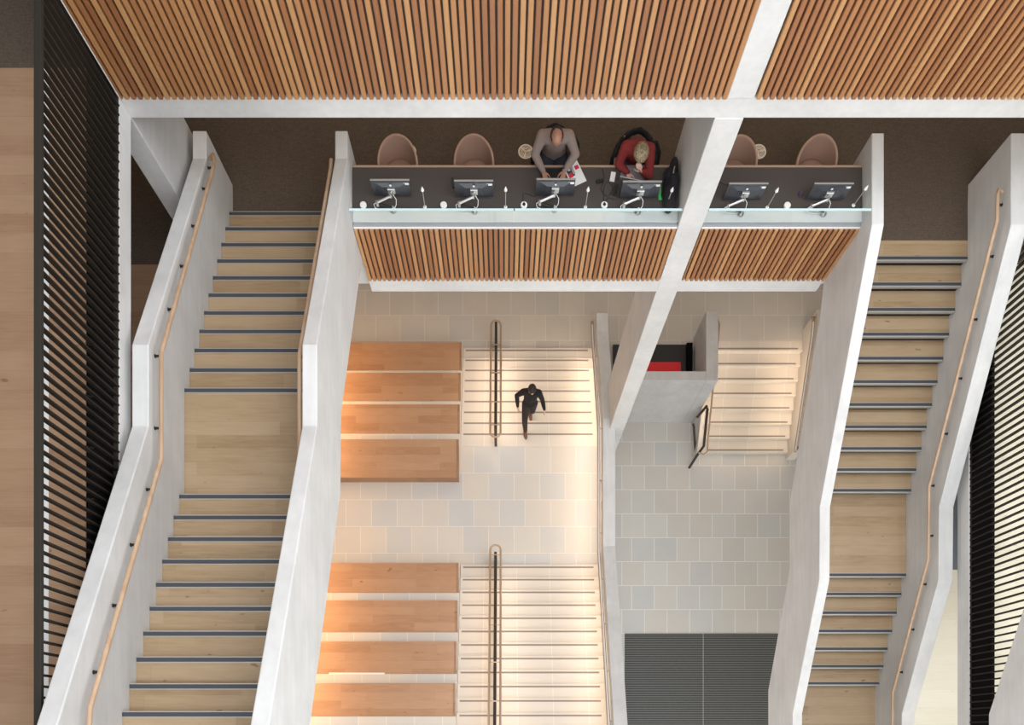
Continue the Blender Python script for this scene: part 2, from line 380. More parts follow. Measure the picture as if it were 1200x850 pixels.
S1 = empty('staircase', 'left oak staircase with white concrete side walls, climbing from the carpet toward the gallery', 'staircase', (-2.9, 7.2, zd(D_DESK)), 'open oak staircases')
XL0, XL1 = -3.71, -2.107
yn = 7.165; steps = []
for i in range(11): steps.append((yn-.3055*i, D_DESK-.1633*(i+1)))
for i in range(10): steps.append((2.83-.2815*i, D_DESK-.1633*(12+i)))
for i, (y, d) in enumerate(steps):
    ynext = steps[i+1][0] if i+1 < len(steps) else y-.6
    d0 = .17
    t = world_part(MB().box(XL0+.002, XL1-.002, ynext-.03, y, zd(d)-d0, zd(d)), 'tread', 'oak', S1)
    nz = MB().box(XL0+.003, XL1-.003, y-.058, y+.004, zd(d)-.03, zd(d)+.003, 0).box(XL0+.004, XL1-.004, y-.049, y-.006, zd(d)-.001, zd(d)+.0055, 1)
    nb = nz.build('nosing', ['alu', 'slate']); nb.data.transform(Matrix.Translation(-S1.location)); nb.parent = t
    if i == 0: t['label'] = 'oak tread'; nb['label'] = 'dark nosing strip edged with metal'
topL = [(7.63,10.75), (7.28,10.75), (4.15,9.0), (3.30,9.0), (-.8,6.61), (-3,6.61)]
botL = [(7.63,D_DESK), (7.0,11.83), (6.6,11.83), (3.95,10.34), (2.95,10.28), (.17,8.68), (-3,8.68)]
path_prism('side_wall', topL, botL, -3.885, XL0, S1)
path_prism('side_wall', topL, botL, XL1, -1.95, S1)
sof = [(6.9,12.0), (3.95,10.32), (2.95,10.26), (.25,8.64)]
sot = [(6.9,11.85), (4.1,10.18), (2.8,10.12), (.3,8.57)]
path_prism('soffit', sot, sof, XL0+.001, XL1-.001, S1, bev=0)
xr = -3.615
rail = [(-3.69,7.33,zd(10.83)), (-3.64,7.35,zd(10.78)), (xr,7.28,zd(10.76)), (xr,7.15,zd(10.72)), (xr,4.10,zd(9.09)), (xr,2.98,zd(9.09)), (xr,.3,zd(7.53)), (xr,-.4,zd(7.45))]
handrail(S1, rail, XL0, [(xr,7.2,zd(10.74))] + [tuple(p) for p in lerp_path(rail[3:7], 10)])
xr = -2.165
rail2 = [(xr,7.3,zd(10.80)), (xr,7.15,zd(10.76)), (xr,4.10,zd(9.13)), (xr,2.98,zd(9.13)), (xr,.3,zd(7.58)), (xr,-.4,zd(7.5))]
handrail(S1, rail2, XL1, [tuple(p) for p in lerp_path(rail2[1:5], 10)])

S2 = empty('staircase', 'right oak staircase with white concrete side walls and black risers, dropping away from the carpet', 'staircase', (5.55, 6.6, zd(D_DESK)), 'open oak staircases')
XA, XB = 4.76, 6.35
edges = [(6.60-.2705*k, D_DESK+.1633*k) for k in range(11)]         # nosing positions, going down toward the camera
edges += [(2.61-.274*k, 13.60+.1633*k) for k in range(7)]
far = 6.87
for i, (y, d) in enumerate(edges):
    t = world_part(MB().box(XA+.002, XB-.002, y, far, zd(d)-.045, zd(d)), 'tread', 'oak', S2)
    nz = MB().box(XA+.003, XB-.003, y-.012, y+.058, zd(d)-.045, zd(d)+.003, 0).box(XA+.004, XB-.004, y+.008, y+.05, zd(d)-.001, zd(d)+.0055, 1)
    nb = nz.build('nosing', ['alu', 'slate']); nb.data.transform(Matrix.Translation(-S2.location)); nb.parent = t
    rs = world_part(MB().box(XA+.003, XB-.003, y+.02, y+.05, zd(d)-.163, zd(d)-.046), 'riser', 'alu_dark', S2)
    if i == 0: t['label'] = 'oak tread'; nb['label'] = 'dark nosing strip edged with metal'; rs['label'] = 'black riser'
    far = y+.05
topR = [(7.63,10.79), (6.48,10.79), (3.43,12.57), (2.37,12.59), (.453,13.75), (-3,13.75)]
botR = [(7.63,D_DESK), (7.0,11.83), (6.6,12.42), (6.13,12.60), (3.86,13.91), (2.78,13.91), (.90,15.03), (-3,15.03)]
path_prism('side_wall', topR, botR, 4.607, XA, S2)
path_prism('side_wall', topR, [(7.63,D_DESK),(7.0,11.83),(6.6,12.42)] + botR[3:], XB, 6.56, S2)
path_prism('soffit', [(6.6,12.1), (3.9,13.75), (2.6,13.80), (1.0,14.86)], [(6.6,12.35), (3.86,13.89), (2.78,13.90), (1.0,14.94)], XA+.001, XB-.001, S2, bev=0)
xr = 6.255
rail = [(6.33,6.98,zd(10.93)), (6.27,7.0,zd(10.92)), (xr,6.93,zd(10.92)), (xr,6.62,zd(10.93)), (xr,3.75,zd(12.68)), (xr,2.70,zd(12.70)), (xr,.80,zd(13.86)), (xr,-.5,zd(13.88))]
handrail(S2, rail, XB, [(xr,6.85,zd(10.92))] + [tuple(p) for p in lerp_path(rail[3:7], 9)])

# short wall of another flight at the bottom right
r = empty('stair_wall', 'sloping white concrete stair wall in front of the pale railing at bottom right', 'wall', (6.5, .4, zd(11.8)))
path_prism('wall_panel', [(2.9,8.66), (.40,10.2), (-3,10.2)], [(2.9,9.85), (1.67,10.60), (.37,11.38), (-3,11.38)], 6.40, 6.56, r)

# ------------------------------------------------------------------ dark railings
def railing(label, x, sgn, dtop, dfloor, dbot, y0, y1, w, xfas):
    r = empty('railing', label, 'railing', (x, (y0+y1)/2, zd(dfloor)), 'dark metal railings')
    world_part(MB().box(x-.032, x+.032, y0, y1, zd(dtop)-.05, zd(dtop)), 'top_rail', 'rail_dark', r, .004)
    world_part(MB().box(x-.015, x+.03, y0, y1, zd(dbot)+.01, zd(dbot)+.03) if sgn > 0 else MB().box(x-.03, x+.015, y0, y1, zd(dbot)+.01, zd(dbot)+.03), 'bottom_rail', 'dark', r)
    world_part(MB().box(xfas-.02, xfas+.02, y0, y1, zd(dbot)+.02, zd(dfloor)), 'fascia', 'fascia', r)
    n = int((y1-y0)/.0965)
    for i in range(n):
        y = y0+.03+i*.0965
        world_part(MB().box(x-.024, x+.024, y-w/2, y+w/2, zd(dbot)+.008, zd(dtop)-.04), 'baluster', 'dark', r)
    y = y0+.25
    while y < y1:
        m = MB().box(min(x, xfas), max(x, xfas), y, y+.012, zd(dfloor)+.0, zd(dfloor)+.012); m.box(min(x, xfas), min(x, xfas)+.012, y, y+.012, zd(dfloor), zd(dfloor)+.06); y += .5
        world_part(m, 'tie', 'dark', r)
    return r
railing('tall dark railing of close vertical bars along the left gallery floor', -3.985, -1, 7.36, D_UP, 8.89, -.9, 8.1, .017, -4.035)
railing('dark railing of vertical bars against the pale floor at the far right', 6.68, 1, 10.78, D_DESK, 12.33, -1.1, 7.9, .017, 6.70)

# ------------------------------------------------------------------ stone flights
T1, RR = .302, .145
def flight(label, x0, x1, ys, ds, stripx, down, base, extra=None):
    r = empty('stone_steps', label, 'stone steps', ((x0+x1)/2, ys[0], zd(ds[0])-RR), 'pale stone flights')
    for i, (y, d) in enumerate(zip(ys, ds)):
        if down: b = (x0, x1, y, (ys[i-1] if i else y+.3)+.012, base, zd(d))
        else: b = (x0, x1, (ys[i+1] if i+1 < len(ys) else y-.32)-.012, y, base, zd(d))
        if not down and i == 13: b = (x0, x1, -.35, y, base, zd(d))
        if len(ys) == 9 and i == 8: b = (x0, x1, 6.612, y, base, zd(d))
        if down and i == 0: b = (x0, x1, y, 9.60, base, zd(d))
        t = world_part(MB().box(*b), 'step', 'stone_step', r, .006)
        ya = y+.035 if down else y-.075
        g = MB().box(stripx[0], stripx[1], ya, ya+.036, zd(d)-.002, zd(d)+.003).build('grip_strip', 'grip'); g.data.transform(Matrix.Translation(-r.location)); g.parent = t
        if i == 0: g['label'] = 'brown grip strip'
    return r
y1s = [9.302+.055-.3007*i for i in range(9)]; d1s = [D_L1-RR*(i+1) for i in range(9)]
flight('upper pale stone flight with the walking person on it', -.965, 2.1, y1s, d1s, (-.907, 1.99), False, zd(D_L1)-.2)
y2s = [3.887+.055-.304*i for i in range(14)]; d2s = [D_L2-RR*(i+1) for i in range(14)]
flight('lower pale stone flight running out of the bottom of the view', -.965, 2.1, y2s, d2s, (-.907, 1.99), False, zd(D_L2)-.2)
y3s = [9.40-.045-.294*i for i in range(8)]; d3s = [D_L1+.155*i for i in range(8)]
flight('small pale stone flight at right, between the grey box and the right stair', 4.86, 7.14, y3s, d3s, (5.12, 7.03), True, 0)
# stepped stone base and the benches on it
r = empty('seating_plinth', 'stepped pale stone base under the long wooden benches', 'stone base', (-2.5, 6, zd(D_L1)))
tiersA = [(9.36,8.70,20.165), (8.46,7.81,19.73), (7.565,6.91,19.295)]
for (a, b, d), nxt in zip(tiersA, (8.46, 7.565, 6.86)):
    world_part(MB().box(-4.19, -.97, nxt, a+.02, zd(D_L1)-.2, zd(d)-.061).box(-4.19, -.97, nxt+.002, b-.003, zd(d)-.062, zd(d)-.002), 'tier', 'stone_step', r)
tiersB = [(3.92,3.27,18.86), (3.03,2.35,18.425), (2.10,1.425,17.99), (1.20,.525,17.555)]
for (a, b, d), nxt in zip(tiersB, (3.03, 2.10, 1.20, -.08)):
    world_part(MB().box(-4.19, -.97, nxt, a+.015, zd(D_L2)-.1, zd(d)-.061).box(-4.19, -.97, nxt+.018, b-.003, zd(d)-.062, zd(d)-.002), 'tier', 'stone_mid', r)
names = [('low oak bench, the farthest one beside the upper stone flight', 0), ('oak bench, second in the upper set beside the person on the steps', 1), ('oak bench, third in the upper set, just behind the deep one', 2)]
def bench(lab, a, b, d, x1=-1.005, h=.058):
    r = empty('bench', lab, 'bench', (-2.6, (a+b)/2, zd(d)-h), 'long oak benches')
    m = MB().box(-4.15, x1-.035, b, a, zd(d)-h, zd(d)); world_part(m, 'seat_top', 'bench_oak', r, .004)
    m = MB().box(x1-.034, x1+.015, b, a, zd(d)-h, zd(d)-.001); world_part(m, 'end_trim', 'trim_oak', r, .002)
    return r
labsA = ['oak bench farthest back beside the upper stone flight, topmost of the wooden blocks', 'oak bench, second wooden block from the back', 'oak bench, third wooden block, directly behind the deepest one']
for l, (a, b, d) in zip(labsA, tiersA): bench(l, a, b, d)
rb = bench('deepest oak bench, standing proud of the stone landing', 6.63, 5.79, 18.86, -1.005, .06)
world_part(MB().box(-4.15, -1.0, 5.82, 6.61, zd(D_L2), zd(18.86)-.06), 'bench_body', 'bench_oak', rb)
labsB = ['oak bench nearest the stone landing in the lower set', 'oak bench, second of the lower set below the landing', 'oak bench with a pale slip of paper on its edge, third of the lower set', 'oak bench at the very bottom of the view, fourth of the lower set']
for l, (a, b, d) in zip(labsB, tiersB): bench(l, a, b, d)
tag(MB().box(-3.65, -2.49, 1.415, 1.45, zd(17.99)+.0005, zd(17.99)+.004).build('paper_strip', 'paper'), 'narrow pale strip lying along the edge of the third lower bench', 'strip')
# white parapet beside the flights
r = empty('parapet', 'slim white concrete parapet with a lit handrail beside the stone flights', 'parapet', (2.23, 6, zd(D_L1)))
slope = RR/T1
ptop = [(9.74,19.55), (9.30,19.50), (6.85,18.25), (4.15,18.25), (-.0,16.27), (-3,16.2)]
pbot = [(9.74,21.85), (-3,21.85)]
path_prism('wall_panel', ptop, pbot, 2.10, 2.36, r, 'concrete', .01)
def tube_part(name, pts, rad, root, mat='bronze', seg=10, closed=False):
    return world_part(MB().tube(pts, rad, seg, closed=closed), name, mat, root)
def lit_rail(hp, root):
    h = tube_part('handrail', hp, .034, root)
    c = MB().tube([Vector(p)+Vector((0,0,.022)) for p in hp[2:-1]], .0185, 10).build('highlight_strip', 'whiteplastic'); c.data.transform(Matrix.Translation(-root.location)); c.parent = h  # white strip painted in for the highlight on the LED-lit rail
    c['label'] = 'painted highlight along the top of the rail'; return h
hx = 2.035
hp = [(hx,9.72,zd(19.95)), (hx,9.69,zd(19.87)), (hx,9.60,zd(19.84)), (hx,9.25,zd(19.76)), (hx,6.80,zd(18.50)), (hx,4.10,zd(18.50)), (hx,-.1,zd(16.50)), (hx,-1.5,zd(16.45))]
hr = lit_rail(hp, r)
for p in lerp_path(hp[3:7], 9):
    b = MB().tube([p+Vector((0,0,-.02)), Vector((2.10, p.y, p.z-.05))], .01, 6).build('bracket', 'bronze'); b.data.transform(Matrix.Translation(-r.location)); b.parent = hr
# centre rails
def centre_rail(label, pts, plate, posts, loc):
    r = empty('centre_handrail', label, 'handrail', loc, 'double centre handrails')
    xa, xb = -.292, -.068
    a = [(xa, y, z) for y, z in pts]; b = [(xb, y, z) for y, z in pts]
    def end(y, z, s):
        c = (xa+xb)/2; w = (xb-xa)/2
        return [(c-w*.85, y+s*.05, z), (c-w*.5, y+s*.085, z), (c, y+s*.10, z), (c+w*.5, y+s*.085, z), (c+w*.85, y+s*.05, z)]
    loop = list(a) + end(pts[-1][0], pts[-1][1], -1) + list(reversed(b)) + list(reversed(end(pts[0][0], pts[0][1], 1)))
    tube_part('rail_loop', loop, .021, r, closed=True)
    world_part(MB().prism_x(plate, -.208, -.152), 'centre_plate', 'plate', r)
    for y, z in posts:
        world_part(MB().box(xa+.01, xb-.01, y-.01, y+.01, z-.055, z-.03), 'cross_bracket', 'bronze', r)
    return r
pl = [(9.62,zd(20.60)), (9.62,zd(19.70)), (9.30,zd(19.66)), (6.70,zd(18.42)), (6.62,zd(18.50)), (6.62,zd(D_L2)), (6.85,zd(D_L2)), (9.27,zd(20.58))]
centre_rail('bronze double handrail down the middle of the upper stone flight', [(9.50,zd(19.62)), (9.30,zd(19.60)), (6.72,zd(18.36)), (6.60,zd(18.36))], pl, [(9.0,zd(19.47)), (8.2,zd(19.08)), (7.4,zd(18.70)), (6.8,zd(18.42))], (-.18, 8.1, zd(D_L1)))
pl = [(4.07,zd(D_L2)), (4.07,zd(18.42)), (3.95,zd(18.38)), (0,zd(16.46)), (-1.2,zd(16.4)), (-1.2,zd(D_L3)), (-.05,zd(D_L3)), (3.87,zd(D_L2)+.02)]
centre_rail('bronze double handrail down the middle of the lower stone flight', [(4.10,zd(18.36)), (3.92,zd(18.33)), (.0,zd(16.40)), (-1.1,zd(16.36))], pl, [(4.0,zd(18.36)), (3.2,zd(18.0)), (2.4,zd(17.6)), (1.6,zd(17.2)), (.8,zd(16.8))], (-.18, 2, zd(D_L2)))

# ------------------------------------------------------------------ grey box parapet and small flight sides
r = empty('box_parapet', 'grey concrete box-shaped parapet around the black fitting with the red strip', 'parapet', (4.0, 8.2, 0))
world_part(MB().box(2.36, 4.53, 8.10, 8.31, 0, zd(19.30)), 'front_wall', 'concrete2', r, .01)
world_part(MB().prism_x([(8.31,0), (8.10,0), (8.10,zd(19.30)+.001), (8.31,zd(19.30)+.001), (9.66,zd(19.30)+.001), (9.66,0)], 4.53, 4.80), 'side_wall', 'concrete2', r, .01)
fr = tag(MB().box(2.6, 4.40, 8.34, 9.46, zd(D_L1), zd(D_L1)+.10, 0).box(2.6, 4.40, 8.34, 8.42, zd(D_L1)+.1, zd(D_L1)+.16, 0).box(4.33, 4.47, 8.34, 9.46, zd(D_L1), zd(D_L1)+.2, 1).build('low_cabinet', ['black', 'fascia']), 'black low fitting with a bright red strip behind the grey parapet', 'cabinet')
o = MB().box(3.0, 4.20, 8.50, 9.02, zd(D_L1)+.10, zd(D_L1)+.15).build('red_strip', 'seat_red', fr); o['label'] = 'bright red strip'
r = empty('stair_handrail', 'bronze handrail loop beside the foot of the small stone flight', 'handrail', (4.95, 7.6, 0))
hx = 4.93
# wall rail on the stair side then free standing frame at the foot
tube_part('rail', [(4.82,9.62,zd(19.75)), (hx-.03,9.66,zd(19.72)), (hx,9.58,zd(19.72)), (hx,9.35,zd(19.80)), (hx,7.25,zd(20.86)), (hx,7.05,zd(20.90)), (4.84,6.98,zd(20.90)), (4.72,7.02,zd(20.90))], .021, r)
tube_part('frame', [(4.69,7.88,zd(20.90)), (4.84,8.02,zd(20.56)), (4.86,7.95,zd(20.58)), (4.86,7.2,zd(20.95)), (4.70,6.98,zd(21.0)), (4.70,6.96,zd(21.84))], .032, r, 'plate')
tube_part('frame', [(4.62,7.78,zd(21.05)), (4.64,7.70,zd(21.05)), (4.80,7.26,zd(21.6)), (4.80,7.25,zd(21.84))], .028, r, 'plate')
world_part(MB().prism_x([(8.08,0), (8.08,zd(20.75)), (7.15,zd(21.30)), (7.15,0)], 4.77, 4.85), 'stone_upstand', 'stone_step', r)
r2 = empty('side_parapet', 'cream stone wall with a lit bronze handrail right of the small stone flight', 'parapet', (7.2, 8.3, 0))
world_part(MB().prism_x([(9.86,0), (9.86,zd(19.62)), (9.4,zd(19.62)), (7.15,zd(20.85)), (7.15,0)], 7.14, 7.36), 'wall_panel', 'stone_step', r2, .01)
hx = 7.07
hp = [(7.14,9.74,zd(19.78)), (hx,9.72,zd(19.72)), (hx,9.60,zd(19.70)), (hx,9.40,zd(19.75)), (hx,7.2,zd(20.86)), (hx,7.05,zd(20.90)), (7.14,7.16,zd(20.92))]
hr2 = lit_rail(hp, r2)
for p in lerp_path(hp[3:5], 4):
    b = MB().tube([p+Vector((0,0,-.02)), Vector((7.14, p.y, p.z-.05))], .01, 6).build('bracket', 'bronze'); b.data.transform(Matrix.Translation(-r2.location)); b.parent = hr2
# entrance mats
tag(MB().box(3.06, 5.045, -3, 2.75, 0, .012).build('entrance_mat', 'mat'), 'ribbed dark grey entrance mat beside the slim white parapet', 'mat', 'ribbed entrance mats')
tag(MB().box(5.06, 7.3, -3, 2.75, 0, .012).build('entrance_mat', 'mat'), 'ribbed dark grey entrance mat partly under the right stair', 'mat', 'ribbed entrance mats')

# ------------------------------------------------------------------ desks
ZT = zd(D_DESK)+.73
def desk(label, x0, x1, legs):
    r = empty('desk', label, 'desk', ((x0+x1)/2, 7.2, zd(D_DESK)), 'long dark desks behind the glass')
    world_part(MB().box(x0, x1, 6.842, 7.385, ZT-.028, ZT), 'desktop', 'desk', r)
    world_part(MB().box(x0, x1, 7.385, 7.415, ZT-.03, ZT+.001), 'front_edge', 'oak_edge', r, .003)
    for x in legs:
        world_part(MB().box(x-.025, x+.025, 7.02, 7.07, zd(D_DESK), ZT-.028), 'leg', 'rail_dark', r)
        world_part(MB().box(x-.025, x+.025, 7.30, 7.35, zd(D_DESK), ZT-.028), 'leg', 'rail_dark', r)
    return r
desk('long dark desk with four monitors and two people at it', -1.945, 2.24, (-1.85, -.9, .15, 1.2, 2.15))
desk('shorter dark desk with two monitors right of the tall column', 2.56, 4.60, (2.65, 3.6, 4.5))

# ---- monitors
def make_monitor():
    r = empty('monitor', 'x', 'monitor', (0,0,ZT), 'monitors on silver arms')
    w, h = .242, .155
    m = MB().box(-w, w, .0, .014, .06, .06+2*h)
    vs = [(-w*.8,0,.09), (w*.8,0,.09), (w*.8,0,.33), (-w*.8,0,.33), (-w*.45,-.02,.13), (w*.45,-.02,.13), (w*.45,-.02,.27), (-w*.45,-.02,.27)]
    m.add(vs, [(4,5,6,7), (0,1,5,4), (1,2,6,5), (2,3,7,6), (3,0,4,7)])
    m.build('housing', 'screen', r, .003)
    MB().box(-w-.002, w+.002, -.003, .017, .06+2*h, .06+2*h+.005).build('top_bezel', 'alu', r)['label'] = 'silver top edge'
    MB().box(-w+.01, w-.01, .0141, .016, .075, .05+2*h).build('display', 'black', r)
    MB().box(w*.66, w*.95, -.003, -.0005, .29, .325).build('asset_sticker', 'paper', r)['label'] = 'white sticker'
    MB().box(-.045, .045, -.035, -.02, .16, .26, 0).box(-.045,.045,-.038,-.035,.24,.255,1).box(-.012,.012,-.0215,-.02,.29,.32,1).build('mount_plate', ['chrome', 'whiteplastic'], r)
    a = MB()
    P0 = Vector((.0,-.145,.0)); P1 = Vector((-.005,-.145,.055)); P2 = Vector((-.19,-.125,.11)); P3 = Vector((-.01,-.075,.19)); P4 = Vector((0,-.03,.205))
    a.lathe([(.042,0),(.042,.012),(.018,.016),(.018,.07)], tuple(P0), 14)
    a.tube([P1, P1.lerp(P2,.5), P2], .016, 10, 1)
    a.tube([P2+Vector((0,0,-.03)), P2+Vector((0,0,.04))], .022, 12)
    a.tube([P2+Vector((0,0,.03)), P3], .019, 10)
    a.tube([P3+Vector((0,0,-.03)), P3+Vector((0,0,.045))], .017, 10)
    a.tube([P3, P4], .013, 8)
    arm = a.build('arm', ['chrome', 'rail_dark'], r); arm['label'] = 'silver jointed arm'
    c = MB().tube([(.01,-.03,.15), (.05,-.08,.12), (.045,-.12,.08), (.01,-.15,.03)], .004, 6).tube([(-.19,-.125,.15), (-.235,-.14,.12), (-.225,-.15,.06), (-.17,-.15,.03), (-.05,-.15,.02)], .004, 6).build('cable', 'whiteplastic', arm)
    return r
mons = [(-1.418, 6.975, 0, 'monitor at the left end of the long desk, in front of the first empty chair'), (-.376, 6.965, 0, 'monitor in front of the second empty chair, a black stapler beside it'),
        (.648, 6.985, 0, 'monitor in front of the man in the taupe jumper'), (1.72, 6.955, 0, 'monitor in front of the woman in the red jumper'),
        (3.04, 6.93, R(0), 'monitor just right of the tall column'), (4.10, 6.93, R(0), 'monitor at the right end of the desks beside the stair wall')]
mp = make_monitor()
for i, (x, y, a, l) in enumerate(mons):
    o = mp if i == 0 else copy_tree(mp)
    o.location = (x, y, ZT); o.rotation_euler.z = a; o['label'] = l
# ---- lamps: slim stem with a small cone head
def make_lamp():
    r = empty('desk_lamp', 'x', 'lamp', (0,0,ZT), 'slim white desk lamps')
    MB().lathe([(.022,0),(.022,.008),(.008,.012)], seg=14).build('base', 'whiteplastic', r)
    MB().tube([(0,0,.01), (0,0,.36)], .0055, 8).build('stem', 'alu', r)
    MB().lathe([(.019,.335),(.021,.347),(.015,.37),(.007,.395),(.004,.41)], seg=14).build('lamp_head', 'whiteplastic', r)
    return r
lp = make_lamp()
lamps = [((498,243), 'slim lamp between the first and second monitors from the left'), ((592.5,243), 'slim lamp between the second monitor and the man'), ((686,243), 'slim lamp between the two seated people'),
         ((780,243), 'slim lamp in front of the black bag by the column'), ((899,243.5), 'slim lamp between the two monitors right of the column'), ((1000,241), 'slim lamp against the right stair wall')]
for i, (p, l) in enumerate(lamps):
    o = lp if i == 0 else copy_tree(lp)
    v = at(p[0], p[1], 11.07); o.location = (v.x, v.y, ZT); o['label'] = l
    if i in (3, 4, 5): o.rotation_euler = (0, R(2.5), R(-20))
# ---- cable ports
def make_port():
    r = empty('cable_port', 'x', 'cable port', (0,0,ZT), 'round white cable ports')
    MB().lathe([(.040,0),(.042,.004),(.042,.03),(.036,.034),(.0,.034)], seg=20).build('cover', 'whiteplastic', r)
    return r
pp = make_port()
ports = [(426,241.5,0,'round white cable port at the left end of the long desk'), (520,241.5,0,'round white cable port by the second monitor'), (614,241.5,1,'white cable port with a black hole beside the man\'s monitor'),
         (708,241.5,1,'white cable port with a black hole beside the woman\'s monitor'), (922,242,0,'round white cable port between the two right monitors')]
for i, (x, y, h, l) in enumerate(ports):
    o = pp if i == 0 else copy_tree(pp)
    v = at(x, y, 11.07); o.location = (v.x, v.y, ZT); o['label'] = l
    if h: MB().lathe([(.02,.0341),(.02,.037),(.0,.037)], seg=12).box(-.006,.006,0,.03,.0341,.037).build('opening', 'black', o)

# ---- chairs
def make_chair():
    r = empty('tub_chair', 'x', 'chair', (0,0,zd(D_DESK)), 'tan tub chairs at the desks')
    na, nz = 26, 8; vs = []
    for j in range(nz+1):
        v = j/nz
        for i in range(na+1):
            th = R(-118)+R(236)*i/na           # 0 = back (+y)
            k = max(0, math.cos(th*.62))       # height profile
            hmax = .52+.30*k**1.3
            z = .40+(hmax-.40)*v
            rad = .205+.045*math.sin(v*math.pi*.55)+.0*v
            sx, sy = 1.0, .92
            vs.append((rad*sx*math.sin(th), rad*sy*math.cos(th)*(1+.12*v*k)-.0, z))
    fs = [(j*(na+1)+i, j*(na+1)+i+1, (j+1)*(na+1)+i+1, (j+1)*(na+1)+i) for j in range(nz) for i in range(na)]
    m = MB(); m.add(vs, fs, 0, True); o = m.build('shell', 'chair', r)
    sd = o.modifiers.new('s', 'SOLIDIFY'); sd.thickness = .032; sd.offset = 0
    bv = o.modifiers.new('b', 'SUBSURF'); bv.levels = 1; bv.render_levels = 1
    m = MB().lathe([(.0,.37),(.17,.375),(.20,.40),(.205,.43),(.195,.455),(.15,.468),(0,.47)], (0,-.01,0), 24); m.sm = [True]*len(m.f); m.build('seat', 'chair', r)
    for sx in (-1,1):
        for sy in (-1,1): MB().tube([(sx*.12,sy*.11,.39), (sx*.20,sy*.19,0)], .014, 8, rs=[.016,.010]).build('leg', 'oak_edge', r)
    return r
ch = make_chair()
chairs = [(-1.375,7.50,0,'tan tub chair, first from the left at the long desk'), (-.388,7.50,0,'tan tub chair, second from the left at the long desk'),
          (.655,7.60,0,'tan tub chair the man in the taupe jumper sits on'), (1.69,7.55,R(-4),'tan tub chair the woman in the red jumper sits on'),
          (3.02,7.49,0,'tan tub chair partly behind the tall column'), (4.05,7.50,R(-4),'tan tub chair at the right end beside the stair wall')]
for i, (x, y, a, l) in enumerate(chairs):
    o = ch if i == 0 else copy_tree(ch)
    o.location = (x, y, zd(D_DESK)); o.rotation_euler.z = a; o['label'] = l
# ---- floor outlets
def make_outlet():
    r = empty('floor_grille', 'x', 'floor grille', (0,0,zd(D_DESK)), 'round floor grilles')
    m = MB().lathe([(.082,.002),(.082,.008),(.100,.010),(.104,.002)], seg=28, caps=False)
    m.build('rim', 'grille', r)
    g = MB().lathe([(.02,.001),(.022,.007),(0,.007)], seg=14)
    for k in range(3):
        a = k*2*math.pi/3+.3; g.box(0, .086, -.009, .009, .002, .007, 0, Matrix.Rotation(a, 4, 'Z'))
    for rr in (.038,.054,.070):
        g.lathe([(rr-.0045,.0015),(rr-.0045,.005),(rr+.0045,.005),(rr+.0045,.0015)], seg=24, caps=False)
    g.build('grille', 'grille', r)
    MB().lathe([(.087,.0005),(.087,.0015),(0,.0015)], seg=24).build('pan', 'slat_back', r)
    return r
ou = make_outlet()
for i, (x, y, l) in enumerate([(479,178,'round floor grille behind the first empty chair'), (616,178,'round floor grille beside the man on the carpet'), (889,178,'round floor grille behind the chair right of the column')]):
    o = ou if i == 0 else copy_tree(ou); v = at(x, y, D_DESK); o.location = (v.x, v.y, zd(D_DESK)); o['label'] = l

# ---- small things on the desks
def flat(name, mats, x, y, w, h, t, a, label, cat, mb=None, bevel=.003):
    v = at(x, y, 11.07)
    o = (mb or MB().box(-w/2, w/2, -h/2, h/2, 0, t)).build(name, mats, bevel=bevel); o.location = (v.x, v.y, ZT); o.rotation_euler.z = a
    return tag(o, label, cat)
mg = MB().box(-.10,.10,-.145,.145,0,.006,0).box(-.085,.00,-.02,.13,.006,.0068,1).box(-.085,-.03,-.03,.03,.0068,.0072,2).box(.03,.085,.04,.09,.006,.0068,2).box(-.095,-.05,.09,.135,.0068,.0073,3).box(-.02,.01,.0,.10,.0068,.0075,3).box(-.06,-.03,.06,.10,.0068,.0075,0)
flat('magazine', ['paper','ink','redprint','greyprint'], 673.5, 204, 0, 0, 0, R(25), 'open white magazine page with red and black pictures beside the man', 'magazine', mg, 0)
lt = empty('laptop', 'black laptop under the hands of the man in the taupe jumper', 'laptop', (.63, 7.25, ZT))
MB().box(-.15,.15,-.09,.11,0,.015).build('base', 'black', lt, .003)
MB().box(-.15,.15,-.006,.004,0,.19,0,Matrix.Translation((0,-.095,.012)) @ Matrix.Rotation(R(12),4,'X')).build('screen', 'black', lt, .003)
v = at(741, 207, 11.07)
lt = empty('laptop', 'open silver laptop under the hand of the woman in the red jumper', 'laptop', (v.x, v.y, ZT), rz=R(-12))
MB().box(-.155,.155,-.08,.12,0,.014).build('base', 'laptop', lt, .003); MB().box(-.13,.13,.02,.10,.014,.016).build('keyboard', 'greyprint', lt)
sc = MB().box(-.155,.155,-.006,.004,0,.20,0,Matrix.Translation((0,-.085,.012)) @ Matrix.Rotation(R(22),4,'X')); sc.build('screen', 'laptop', lt, .003)
MB().box(-.143,.143,.0041,.0065,.012,.188,0,Matrix.Translation((0,-.085,.012)) @ Matrix.Rotation(R(22),4,'X')).build('display', 'black', lt)
flat('phone', 'whiteplastic', 718, 207.5, .062, .125, .009, R(-10), 'white phone lying face up left of the woman\'s laptop', 'phone')
ms = MB(); ms.lathe([(0,0),(.03,.002),(.032,.014),(.022,.028),(0,.032)], seg=18); ms.v = [(x*.85, y*1.3, z) for x, y, z in ms.v]
flat('computer_mouse', 'purple', 937.5, 228, 0, 0, 0, R(-12), 'dark purple computer mouse left of the last monitor', 'mouse', ms, 0)
st = MB().box(-.014,.014,-.06,.06,0,.016).box(-.012,.012,-.055,.058,.022,.038).box(-.012,.012,.04,.058,.01,.03)
flat('stapler', 'black', 531, 215.5, 0, 0, 0, R(4), 'black stapler left of the second monitor', 'stapler', st)
